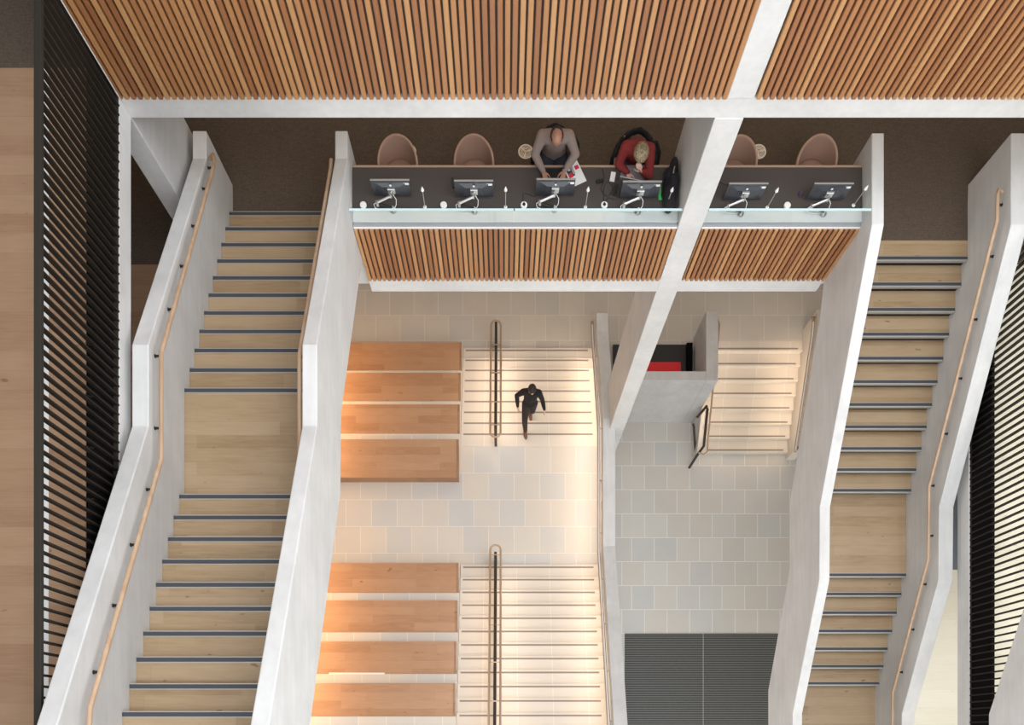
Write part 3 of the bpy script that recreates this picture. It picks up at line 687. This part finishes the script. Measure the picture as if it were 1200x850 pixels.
ad = MB().box(-.045,.045,-.022,.022,0,.022).box(.01,.045,-.014,.014,.022,.030)
flat('power_adapter', ['rail_dark'], 702.5, 213, 0, 0, 0, R(12), 'small dark power adapter among the cables left of the phone', 'adapter', ad)
flat('mobile_battery', 'black', 721, 223, .05, .15, .02, R(-12), 'black battery pack left of the woman\'s monitor', 'battery pack')
def cable(label, pts, r=.004):
    out = []
    for x, y, h in pts: v = at(x, y, 11.07-h); out.append(v)
    # smooth
    P = [Vector((a.x, a.y, max(a.z, ZT+r))) for a in out]; Q = []
    for i in range(len(P)-1):
        p0, p1, p2, p3 = P[max(i-1,0)], P[i], P[i+1], P[min(i+2,len(P)-1)]
        for k in range(6):
            t = k/6; q = .5*((2*p1)+(p2-p0)*t+(2*p0-5*p1+4*p2-p3)*t*t+(3*p1-p0-3*p2+p3)*t**3); q.z = max(q.z, ZT+r); Q.append(q)
    Q.append(P[-1]); tag(MB().tube(Q, r, 6).build('cable', 'black'), label, 'cable', 'black cables on the desk')
cable('black cable looping down the desk left of the phone', [(706,198,0),(708,210,0),(704,222,0),(712,230,0),(718,220,0),(710,214,0),(707,228,0),(709,241,0)])
cable('black cable running from the white port up to the woman\'s laptop', [(708,240,0),(713,232,0),(722,234,0),(727,224,0),(720,214,0),(727,206,0)])
cable('black cable curling behind the man\'s monitor to the port', [(613,240,0),(613,228,0),(617,227,0),(626,231,0),(630,228,0)])
cable('thin black cable near the column right of its base', [(842,212,0),(848,216,0),(855,219,0),(862,226,0)])

# black bag and jacket heap at the column
def blob(profile_pts, name, mat, parent=None, voxel=.012, smooth=6):
    """profile_pts: ellipsoids (c, (rx,ry,rz), rotz) fused into one skin"""
    me = bpy.data.meshes.new(name); bm = bmesh.new()
    for c, rad, rot in profile_pts:
        mt = Matrix.Translation(c) @ (rot if isinstance(rot, Matrix) else Matrix.Rotation(rot, 4, 'Z')) @ Matrix.Diagonal((*rad, 1))
        bmesh.ops.create_icosphere(bm, subdivisions=3, radius=1, matrix=mt)
    bm.to_mesh(me); bm.free(); me.materials.append(M[mat])
    o = bpy.data.objects.new(name, me); COL.objects.link(o)
    a = o.modifiers.new('r', 'REMESH'); a.mode = 'VOXEL'; a.voxel_size = voxel; a.use_smooth_shade = True
    if smooth: b = o.modifiers.new('s', 'SMOOTH'); b.iterations = smooth; b.factor = .5
    if parent: o.parent = parent
    return o
bg = empty('backpack', 'black backpack on the desk against the tall column', 'bag', (2.115, 7.07, ZT)); bg.scale = (.82, 1.12, 1)
blob([((0,-.10,.10), (.10,.17,.10), R(-8)), ((.05,.03,.11), (.085,.12,.12), R(-15)), ((.01,-.02,.06), (.12,.2,.06), 0), ((-.02,-.2,.06), (.08,.08,.06), 0)], 'body', 'black_cloth', bg, .014, 8)
blob([((.055,.20,.10), (.07,.14,.10), R(-10)), ((.0,.15,.08), (.10,.08,.07), 0)], 'front_pocket', 'black_cloth', bg, .014, 6)
MB().tube([(-.07,.16,.14), (-.12,.05,.10), (-.12,-.08,.07), (-.06,-.18,.08)], .014, 8).build('strap', 'black', bg)
MB().tube([(.02,.08,.225), (.03,.12,.245), (.045,.16,.215)], .008, 8).build('carry_loop', 'alu', bg)
v = at(776, 225, 11.0)
gb = empty('bottle', 'green bottle leaning on the black backpack', 'bottle', (v.x-.02, v.y, ZT))
mt = Matrix.Translation((0,-.0,.035)) @ Matrix.Rotation(R(10),4,'Z') @ Matrix.Rotation(R(-70),4,'X')
MB().lathe([(.0,-.075),(.03,-.075),(.034,-.06),(.034,.04),(.03,.06),(.02,.07)], seg=18, mat=mt).build('body', 'green', gb)
MB().lathe([(.021,.07),(.021,.095),(0,.095)], seg=14, mat=mt).build('cap', 'whiteplastic', gb)

# ------------------------------------------------------------------ people
def skin_obj(name, pts, edges, mat, parent=None, sub=2, root=0):
    me = bpy.data.meshes.new(name); me.from_pydata([p[0] for p in pts], edges, []); me.materials.append(M[mat])
    o = bpy.data.objects.new(name, me); COL.objects.link(o)
    sk = o.modifiers.new('k', 'SKIN'); sk.use_smooth_shade = True
    if not me.skin_vertices: me.attributes.new
    for i, (p, r) in enumerate(pts):
        rr = r if isinstance(r, tuple) else (r, r)
        me.skin_vertices[0].data[i].radius = rr
    me.skin_vertices[0].data[root].use_root = True
    ss = o.modifiers.new('s', 'SUBSURF'); ss.levels = sub; ss.render_levels = sub
    if parent: o.parent = parent
    return o
def ensure_skin(me):
    if not me.skin_vertices:
        bm = bmesh.new(); bm.from_mesh(me); bm.verts.layers.skin.verify(); bm.to_mesh(me); bm.free()
def skin_mesh(pts, edges, sub=2, root=0):
    me = bpy.data.meshes.new('tmp'); me.from_pydata([tuple(p[0]) for p in pts], edges, []); ensure_skin(me)
    o = bpy.data.objects.new('tmp', me); COL.objects.link(o)
    o.modifiers.new('k', 'SKIN')
    for i, (p, r) in enumerate(pts): me.skin_vertices[0].data[i].radius = r if isinstance(r, tuple) else (r, r)
    me.skin_vertices[0].data[root].use_root = True
    ss = o.modifiers.new('s', 'SUBSURF'); ss.levels = sub; ss.render_levels = sub
    dg = bpy.context.evaluated_depsgraph_get(); dg.update()
    out = bpy.data.meshes.new_from_object(o.evaluated_get(dg)); bpy.data.objects.remove(o); return out
def fuse(name, meshes, mat, parent, voxel=.009, smooth=3):
    bm = bmesh.new()
    for m in meshes: bm.from_mesh(m)
    me = bpy.data.meshes.new(name); bm.to_mesh(me); bm.free(); me.materials.append(M[mat])
    o = bpy.data.objects.new('tmp', me); COL.objects.link(o)
    a = o.modifiers.new('r', 'REMESH'); a.mode = 'VOXEL'; a.voxel_size = voxel; a.use_smooth_shade = True
    b = o.modifiers.new('s', 'SMOOTH'); b.iterations = smooth; b.factor = .5
    dg = bpy.context.evaluated_depsgraph_get(); dg.update()
    out = bpy.data.meshes.new_from_object(o.evaluated_get(dg)); bpy.data.objects.remove(o)
    out.name = name; out.materials.clear(); out.materials.append(M[mat])
    for p in out.polygons: p.use_smooth = True
    o = bpy.data.objects.new(name, out); COL.objects.link(o); o.parent = parent; return o
def chain_mesh(pts, edges):
    bm = bmesh.new()
    for a, b in edges:
        pa, ra = pts[a]; pb, rb_ = pts[b]
        ra = ra if isinstance(ra, tuple) else (ra, ra); rb_ = rb_ if isinstance(rb_, tuple) else (rb_, rb_)
        pa = Vector(pa); pb = Vector(pb); n = max(2, int((pb-pa).length/.022)+1)
        for k in range(n+1):
            t = k/n; rx = ra[0]*(1-t)+rb_[0]*t; ry = ra[1]*(1-t)+rb_[1]*t
            bmesh.ops.create_icosphere(bm, subdivisions=2, radius=1, matrix=Matrix.Translation(pa.lerp(pb, t)) @ Matrix.Diagonal((rx, ry, min(rx, ry), 1)))
    me = bpy.data.meshes.new('c'); bm.to_mesh(me); bm.free(); return me
def head_mesh(c, rot):
    """head about 23 cm tall, face toward local -Y"""
    bm = bmesh.new(); bmesh.ops.create_icosphere(bm, subdivisions=4, radius=1)
    for v in bm.verts:
        x, y, z = v.co; w = 1.0
        if z < 0: w = 1-.28*(-z)**1.3
        X = x*.077*w; Y = y*.098*(1-.10*max(0,-z)); Z = z*.118
        if y < 0:
            g = math.exp(-((x/.16)**2)); 
            Y -= .022*g*math.exp(-((z+.12)/.16)**2)                       # nose
            Y += .008*math.exp(-((abs(x)-.36)/.16)**2)*math.exp(-((z-.06)/.12)**2)   # eye sockets
            Y -= .006*math.exp(-((z-.24)/.12)**2)*math.exp(-(x/.5)**2)          # brow
            Y -= .007*math.exp(-((z+.50)/.09)**2)*math.exp(-(x/.25)**2)         # lips
            Y -= .012*math.exp(-((z+.82)/.16)**2)*math.exp(-(x/.35)**2)         # chin
        v.co = (X, Y, Z)
    for sx in (-1, 1):                                                     # ears
        bmesh.ops.create_icosphere(bm, subdivisions=2, radius=1, matrix=Matrix.Translation((sx*.078, .012, -.008)) @ Matrix.Rotation(sx*R(20),4,'Z') @ Matrix.Diagonal((.010,.020,.033,1)))
    bmesh.ops.transform(bm, matrix=Matrix.Translation(c) @ rot, verts=bm.verts)
    me = bpy.data.meshes.new('h'); bm.to_mesh(me); bm.free(); return me
def hair_obj(c, rot, mat, parent, zmin=-.1, grow=.012, yfront=-.45, lump=0, name='hair', top=True):
    bm = bmesh.new(); bmesh.ops.create_icosphere(bm, subdivisions=4, radius=1)
    rnd = random.Random(3)
    kill = []
    for v in bm.verts:
        x, y, z = v.co
        keep = (z > zmin + (0 if y > yfront else 1)) if y < 0 else (z > zmin-.5)
        if y < 0 and z > .35 and y > yfront-.35: keep = True
        if y < 0 and z < .35 and y < yfront: keep = False
        if not top and z > .62: keep = False
        if not keep: kill.append(v)
        k = lump*math.sin(x*9+y*4)*math.cos(z*8+y*6)
        v.co = (x*(.077+grow+k), y*(.098+grow+k)+.002, z*(.118+grow+k))
    bmesh.ops.delete(bm, geom=kill, context='VERTS')
    bmesh.ops.transform(bm, matrix=Matrix.Translation(c) @ rot, verts=bm.verts)
    me = bpy.data.meshes.new(name); bm.to_mesh(me); bm.free(); me.materials.append(M[mat])
    for p in me.polygons: p.use_smooth = True
    o = bpy.data.objects.new(name, me); COL.objects.link(o); o.parent = parent
    sd = o.modifiers.new('s', 'SOLIDIFY'); sd.thickness = .012; sd.offset = -1
    return o
def hand_meshes(wrist, direction, normal, side, curl=.5):
    """palm + five fingers; direction = towards the fingertips, normal = back of the hand, side = +1 if the thumb leaves toward direction x normal"""
    d = Vector(direction).normalized(); n = Vector(normal); n = (n-d*n.dot(d)).normalized(); t = d.cross(n).normalized()*side; w = Vector(wrist)
    out = [skin_mesh([(w-d*.01, (.026,.020)), (w+d*.035, (.034,.016)), (w+d*.075, (.038,.014)), (w+d*.09, (.034,.012))], [(0,1),(1,2),(2,3)], 1)]
    for k, (off, L) in enumerate(((.029,.068), (.010,.078), (-.010,.072), (-.028,.056))):
        b = w+d*.070+t*off*.8; f = w+d*.098+t*off
        a = curl*.5; p1 = f; p2 = p1+(d*math.cos(a)-n*math.sin(a))*L*.42; p3 = p2+(d*math.cos(a*2.2)-n*math.sin(a*2.2))*L*.33; p4 = p3+(d*math.cos(a*3)-n*math.sin(a*3))*L*.25
        out.append(skin_mesh([(b, .010), (p1, .0095), (p2, .009), (p3, .0082), (p4, .007)], [(0,1),(1,2),(2,3),(3,4)], 1))
    b = w+d*.02+t*.018; p1 = w+d*.045+t*.046-n*.006; p2 = p1+d*.032+t*.016-n*.006; p3 = p2+d*.026+t*.002-n*.006
    out.append(skin_mesh([(b, .013), (p1, .012), (p2, .0105), (p3, .008)], [(0,1),(1,2),(2,3)], 1))
    return out
def seated(root, J, headrot, skin, top, bottoms, hair, hands):
    """J: joint dictionary in root coordinates"""
    B = {k: Vector(v) for k, v in J.items()}
    def body(g):      # g: extra radius for clothing
        pts = [(B['hip'], (.155+g,.12+g)), (B['waist'], (.14+g,.11+g)), (B['chest'], (.155+g,.115+g)), (B['uchest'], (.125+g,.09+g)), (B['neck'], (.058,.058)), (B['head'].lerp(B['neck'], .45), (.055,.055))]
        e = [(0,1),(1,2),(2,3),(3,4),(4,5)]
        for s in 'lr':
            i = len(pts); pts += [(B['sh'+s], .062+g), (B['el'+s].lerp(B['sh'+s], .5), .050+g), (B['el'+s], .041+g), (B['wr'+s].lerp(B['el'+s], .55), .038+g), (B['wr'+s], .026+g*.6)]
            e += [(3,i),(i,i+1),(i+1,i+2),(i+2,i+3),(i+3,i+4)]
        return pts, e
    def legs(g, n0=0):
        pts = [(B['hip'], (.15+g,.12+g))]; e = []
        for s in 'lr':
            i = len(pts); pts += [(B['th'+s], .085+g), (B['kn'+s].lerp(B['th'+s], .5), .075+g), (B['kn'+s], .058+g), (B['an'+s].lerp(B['kn'+s], .6), .052+g), (B['an'+s], .038+g)]
            e += [(0,i),(i,i+1),(i+1,i+2),(i+2,i+3),(i+3,i+4)]
        return pts, e
    p, e = body(0); ms = [chain_mesh(p, e)]
    p, e = legs(0); ms.append(chain_mesh(p, e))
    ms.append(head_mesh(B['head'], headrot))
    for s, (dr, nm, sd, cu) in hands.items(): ms += hand_meshes(B['wr'+s], dr, nm, sd, cu)
    fuse('body', ms, skin, root, .007, 2)
    p, e = body(.014); p = p[:4] + [(B['neck'].lerp(B['uchest'], .35), (.075,.075))] + p[6:]
    e = [(0,1),(1,2),(2,3),(3,4)] + [(a-1 if a > 3 else a, b-1) for a, b in e[5:]]
    fuse('jumper', [chain_mesh(p, e)], top, root, .010, 3)['label'] = top.replace('_knit', '') + ' jumper'
    p, e = legs(.013); fuse('trousers', [chain_mesh(p, e)], bottoms, root, .012, 2)
    for s in 'lr':
        a = B['an'+s]; blob([((a.x, a.y-.07, .05), (.048,.125,.045), 0), ((a.x, a.y+.0, .06), (.045,.06,.06), 0)], 'shoe', 'shoe', root, .012, 3)
# man
mx, my = .648, 7.68
man = empty('person', 'bald person in a taupe jumper typing on a black laptop at the desk', 'person', (mx, my, zd(D_DESK)))
J = dict(hip=(0,.03,.56), waist=(0,.0,.70), chest=(0,-.05,.88), uchest=(0,-.10,1.00), neck=(0,-.17,1.12), head=(0,-.245,1.235),
         shl=(-.165,-.10,1.03), shr=(.165,-.10,1.03), ell=(-.255,-.20,.84), elr=(.265,-.20,.84), wrl=(-.145,-.385,.79), wrr=(.125,-.375,.79),
         thl=(-.09,-.03,.54), thr=(.09,-.03,.54), knl=(-.12,-.42,.52), knr=(.12,-.42,.52), anl=(-.12,-.38,.10), anr=(.12,-.38,.10))
hrot = Matrix.Rotation(R(38), 4, 'X')
seated(man, J, hrot, 'skin', 'taupe', 'navy', None, {'l': ((.30,-1,-.06), (0,0,1), -1, .35), 'r': ((-.25,-1,-.06), (0,0,1), 1, .35)})
hair_obj(Vector(J['head']), hrot, 'hair_grey', man, -.05, .006, -.25, 0, 'hair', False)['label'] = 'cropped hair around a bald crown'
wt = MB().tube([Vector((.125,-.365,.79))+Vector((math.cos(t)*.034, 0, math.sin(t)*.034)) for t in [k*math.pi/6 for k in range(12)]], .007, 6, closed=True).build('wristwatch', 'black', man)
# woman
wx, wy = 1.68, 7.62
wom = empty('person', 'fair-haired person in a red jumper resting chin on hand at a laptop', 'person', (wx, wy, zd(D_DESK)))
J = dict(hip=(.01,.02,.56), waist=(.01,-.02,.69), chest=(.01,-.10,.86), uchest=(.01,-.17,.98), neck=(.02,-.25,1.08), head=(.015,-.345,1.17),
         shl=(-.145,-.16,1.00), shr=(.15,-.18,.99), ell=(-.215,-.235,.80), elr=(.175,-.375,.80), wrl=(-.10,-.345,.795), wrr=(.05,-.435,.95),
         thl=(-.08,-.04,.54), thr=(.08,-.04,.54), knl=(-.11,-.42,.52), knr=(.11,-.42,.52), anl=(-.11,-.36,.10), anr=(.11,-.36,.10))
hrot = Matrix.Rotation(R(-8), 4, 'Z') @ Matrix.Rotation(R(50), 4, 'X')
seated(wom, J, hrot, 'skin_pale', 'red', 'navy', None, {'l': ((.35,-1,-.12), (0,0,1), -1, .3), 'r': ((-.35,-.15,.9), (.2,-1,0), -1, 1.0)})
hair_obj(Vector(J['head']), hrot, 'hair_blond', wom, -.2, .016, -.55, .004)['label'] = 'curly fair hair'
# jackets over the two occupied chairs
def jacket(label, cx, cy, a):
    r = empty('jacket', label, 'jacket', (cx, cy, zd(D_DESK)), 'dark jackets over chair backs', a)
    el = []
    for k in range(-5, 6):
        t = R(17*k); h = .84-.03*abs(k)*.9
        el.append(((.255*math.sin(t), .265*math.cos(t)-.01, h-.03), (.06,.036,.05), -t)); el.append(((.275*math.sin(t), .29*math.cos(t)-.01, h-.20), (.07,.035,.17), -t))
    blob(el, 'coat', 'black_cloth', r, .014, 6)
    MB().tube([(.22,.20,.72), (.29,.16,.60), (.30,.12,.42), (.27,.10,.30)], .035, 10, rs=[.04,.042,.036,.03]).build('sleeve', 'black_cloth', r)
    return r
jacket('black jacket hung over the chair of the man in taupe', .655, 7.60, 0)
jacket('dark jacket hung over the chair of the woman in red', 1.69, 7.55, R(-10))
# walking person on the steps
d_ft = d1s[7]; 
wk = empty('person', 'person in black clothes walking up the upper stone flight', 'person', (.53, 7.20, zd(d1s[7])))
B = dict(hip=(.03,.09,.96), waist=(.03,.11,1.09), chest=(.04,.12,1.27), uchest=(.045,.12,1.41), neck=(.05,.115,1.50), head=(.055,.10,1.615),
         shl=(-.125,.13,1.41), shr=(.205,.11,1.41), ell=(-.255,.14,1.19), elr=(.285,.07,1.15), wrl=(-.235,-.02,1.03), wrr=(.335,-.07,.99),
         thl=(-.05,.08,.92), thr=(.11,.10,.92), knl=(-.075,-.17,.60), knr=(.10,.10,.44), anl=(-.05,-.26,.23), anr=(.07,.24,.04))
V = {k: Vector(v) for k, v in B.items()}
def wbody(g, arms=True):
    pts = [(V['hip'], (.145+g,.11+g)), (V['waist'], (.125+g,.095+g)), (V['chest'], (.145+g,.105+g)), (V['uchest'], (.13+g,.085+g)), (V['neck'], (.052,.052)), (V['head']-Vector((0,0,.05)), (.05,.05))]
    e = [(0,1),(1,2),(2,3),(3,4),(4,5)]
    for s in 'lr':
        i = len(pts); pts += [(V['sh'+s], .058+g), (V['el'+s].lerp(V['sh'+s],.5), .046+g), (V['el'+s], .038+g), (V['wr'+s].lerp(V['el'+s],.5), .034+g), (V['wr'+s], .025+g*.7)]; e += [(3,i),(i,i+1),(i+1,i+2),(i+2,i+3),(i+3,i+4)]
    return pts, e
def wlegs(g):
    pts = [(V['hip'], (.14+g,.11+g))]; e = []
    for s in 'lr':
        i = len(pts); pts += [(V['th'+s], .085+g), (V['kn'+s].lerp(V['th'+s],.5), .07+g), (V['kn'+s], .054+g), (V['an'+s].lerp(V['kn'+s],.6), .05+g), (V['an'+s]+Vector((0,0,.03)), .035+g)]; e += [(0,i),(i,i+1),(i+1,i+2),(i+2,i+3),(i+3,i+4)]
    return pts, e
hrot = Matrix.Rotation(R(22), 4, 'X')
p, e = wbody(0); ms = [chain_mesh(p, e)]; p, e = wlegs(0); ms += [chain_mesh(p, e), head_mesh(V['head'], hrot)]
ms += hand_meshes(V['wrl'], (.1,-.5,-.8), (-1,0,.2), 1, .5) + hand_meshes(V['wrr'], (.15,-.4,-.85), (1,0,.2), -1, .5)
fuse('body', ms, 'skin_pale', wk, .008, 2)
p, e = wbody(.014); p = p[:4] + [(V['neck'].lerp(V['uchest'],.4), (.065,.065))] + p[6:]; e = [(0,1),(1,2),(2,3),(3,4)] + [(a-1 if a > 3 else a, b-1) for a, b in e[5:]]
fuse('top', [chain_mesh(p, e)], 'walker_black', wk, .010, 3)
p, e = wlegs(.012); fuse('trousers', [chain_mesh(p, e)], 'trouser', wk, .011, 3)
for s, dz in (('l', 0), ('r', 0)):
    a = V['an'+s]; zf = RR if s == 'l' else -RR+.04
    blob([((a.x, a.y-.06, zf+.045), (.045,.13,.042), R(8)), ((a.x, a.y+.01, zf+.07), (.042,.06,.06), 0)], 'shoe', 'shoe', wk, .012, 3)
hair_obj(V['head'], hrot, 'hair_dark', wk, -.15, .010, -.5)['label'] = 'short dark hair'

# ------------------------------------------------------------------ light
def area(name, loc, size, power, color=(1,1,1), rot=(0,0,0), sizey=None, spread=None):
    l = bpy.data.lights.new(name, 'AREA'); l.energy = power; l.color = color; l.size = size
    if sizey: l.shape = 'RECTANGLE'; l.size_y = sizey
    if spread: l.spread = R(spread)
    o = bpy.data.objects.new(name, l); COL.objects.link(o); o.location = loc; o.rotation_euler = rot; return o
area('skylight', (3.6, 1.0, TOP+.1), 13.0, 2800, (.91,.955,1.0), sizey=13.5)
# warm strips under the handrails of the stone flights
def strip(name, a, b, power, color=(1,.66,.38), width=.03, tilt=0, spread=None):
    a, b = Vector(a), Vector(b); c = (a+b)/2; d = (b-a); L = d.length; d.normalize()
    down = Vector((tilt, 0, -1)); down = (down-d*down.dot(d)).normalized()
    z = -down; x = d; y = z.cross(x)
    m = Matrix((x, y, z)).transposed().to_4x4()
    o = area(name, c, L, power, color, sizey=width, spread=spread); o.rotation_euler = m.to_euler(); return o
WARM = (1, .79, .60)
for nm, x, tl, pw in (('led_right', 2.0, -.5, 1.0), ('led_centre_left', -.31, -.3, .8), ('led_centre_right', -.05, .3, .8)):
    strip(nm, (x,9.2,zd(19.86)), (x,6.85,zd(18.6)), 16*pw, WARM, tilt=tl)
    strip(nm, (x,3.9,zd(18.5)), (x,-.1,zd(16.5)), 19*pw, WARM, tilt=tl)
strip('led_landing', (2.0,6.8,zd(18.56)), (2.0,4.1,zd(18.56)), 12, WARM, tilt=-.5)
strip('led_small_right', (7.04,9.3,zd(19.83)), (7.04,7.3,zd(20.9)), 12, WARM, tilt=-.6)
strip('led_small_left', (4.95,9.3,zd(19.85)), (4.95,7.3,zd(20.9)), 8, WARM, tilt=.6)
strip('led_benches', (-4.1,9.3,zd(19.2)), (-4.1,5.6,zd(17.9)), 45, (1,.55,.22), width=.06, tilt=.8)
strip('led_benches', (-4.1,4.2,zd(18.2)), (-4.1,0,zd(16.4)), 45, (1,.55,.22), width=.06, tilt=.8)
area('walkway_fill', (9.5, 1.0, zd(9.4)), 3.0, 250, (1,.98,.93), sizey=9)  # added light that brightens the pale walkway right of the right stair
area('mezzanine_light', (8.6, 0, zd(12.9)), 2.5, 75, (1,.98,.93), sizey=6)
area('front_fill', (2.0, -7.3, 13.5), 20, 480, (.93,.97,1), rot=(R(90),0,0), sizey=22)  # added fill for the faces turned to the front; the wall has no window
area('low_front_fill', (2.5, -7.2, 4.5), 16, 1300, (.95,.98,1), rot=(R(90),0,0), sizey=7)  # added low fill for the entrance level, out of view
area('right_fill', (12.8, .5, 19.5), 12, 750, (.90,.95,1), rot=(0,R(90),0), sizey=13)  # added fill from the right for the stair walls; no opening there
area('desk_fill', (1.2, 9.6, zd(9.25)), 12, 95, (1,.80,.60), sizey=2.5)  # added warm fill to lift the desks and chairs, no fittings behind it
area('lobby_fill', (2.0, 10.0, zd(12.8)), 12, 110, (1,.80,.62), sizey=2.5)  # added warm fill for the floor behind the stone steps
w = bpy.data.worlds.new('World'); bpy.context.scene.world = w; w.use_nodes = True
w.node_tree.nodes['Background'].inputs[0].default_value = (.9,.95,1,1); w.node_tree.nodes['Background'].inputs[1].default_value = .6

# ------------------------------------------------------------------ camera
cam = bpy.data.cameras.new('camera'); co = bpy.data.objects.new('camera', cam); COL.objects.link(co)
co.location = (0, 0, ZC); co.rotation_euler = (0, 0, 0)
cam.sensor_fit = 'HORIZONTAL'; cam.sensor_width = 36; cam.lens = F/1200*36
cam.shift_x = (600-VX)/1200; cam.shift_y = (VY-425)/1200; cam.clip_start = .1; cam.clip_end = 200
sc = bpy.context.scene; sc.camera = co
sc.view_settings.view_transform = 'Standard'; sc.view_settings.look = 'None'; sc.view_settings.gamma = 1; sc.view_settings.exposure = 0
sc.view_settings.use_curve_mapping = False
sc.cycles.max_bounces = 8; sc.cycles.diffuse_bounces = 5
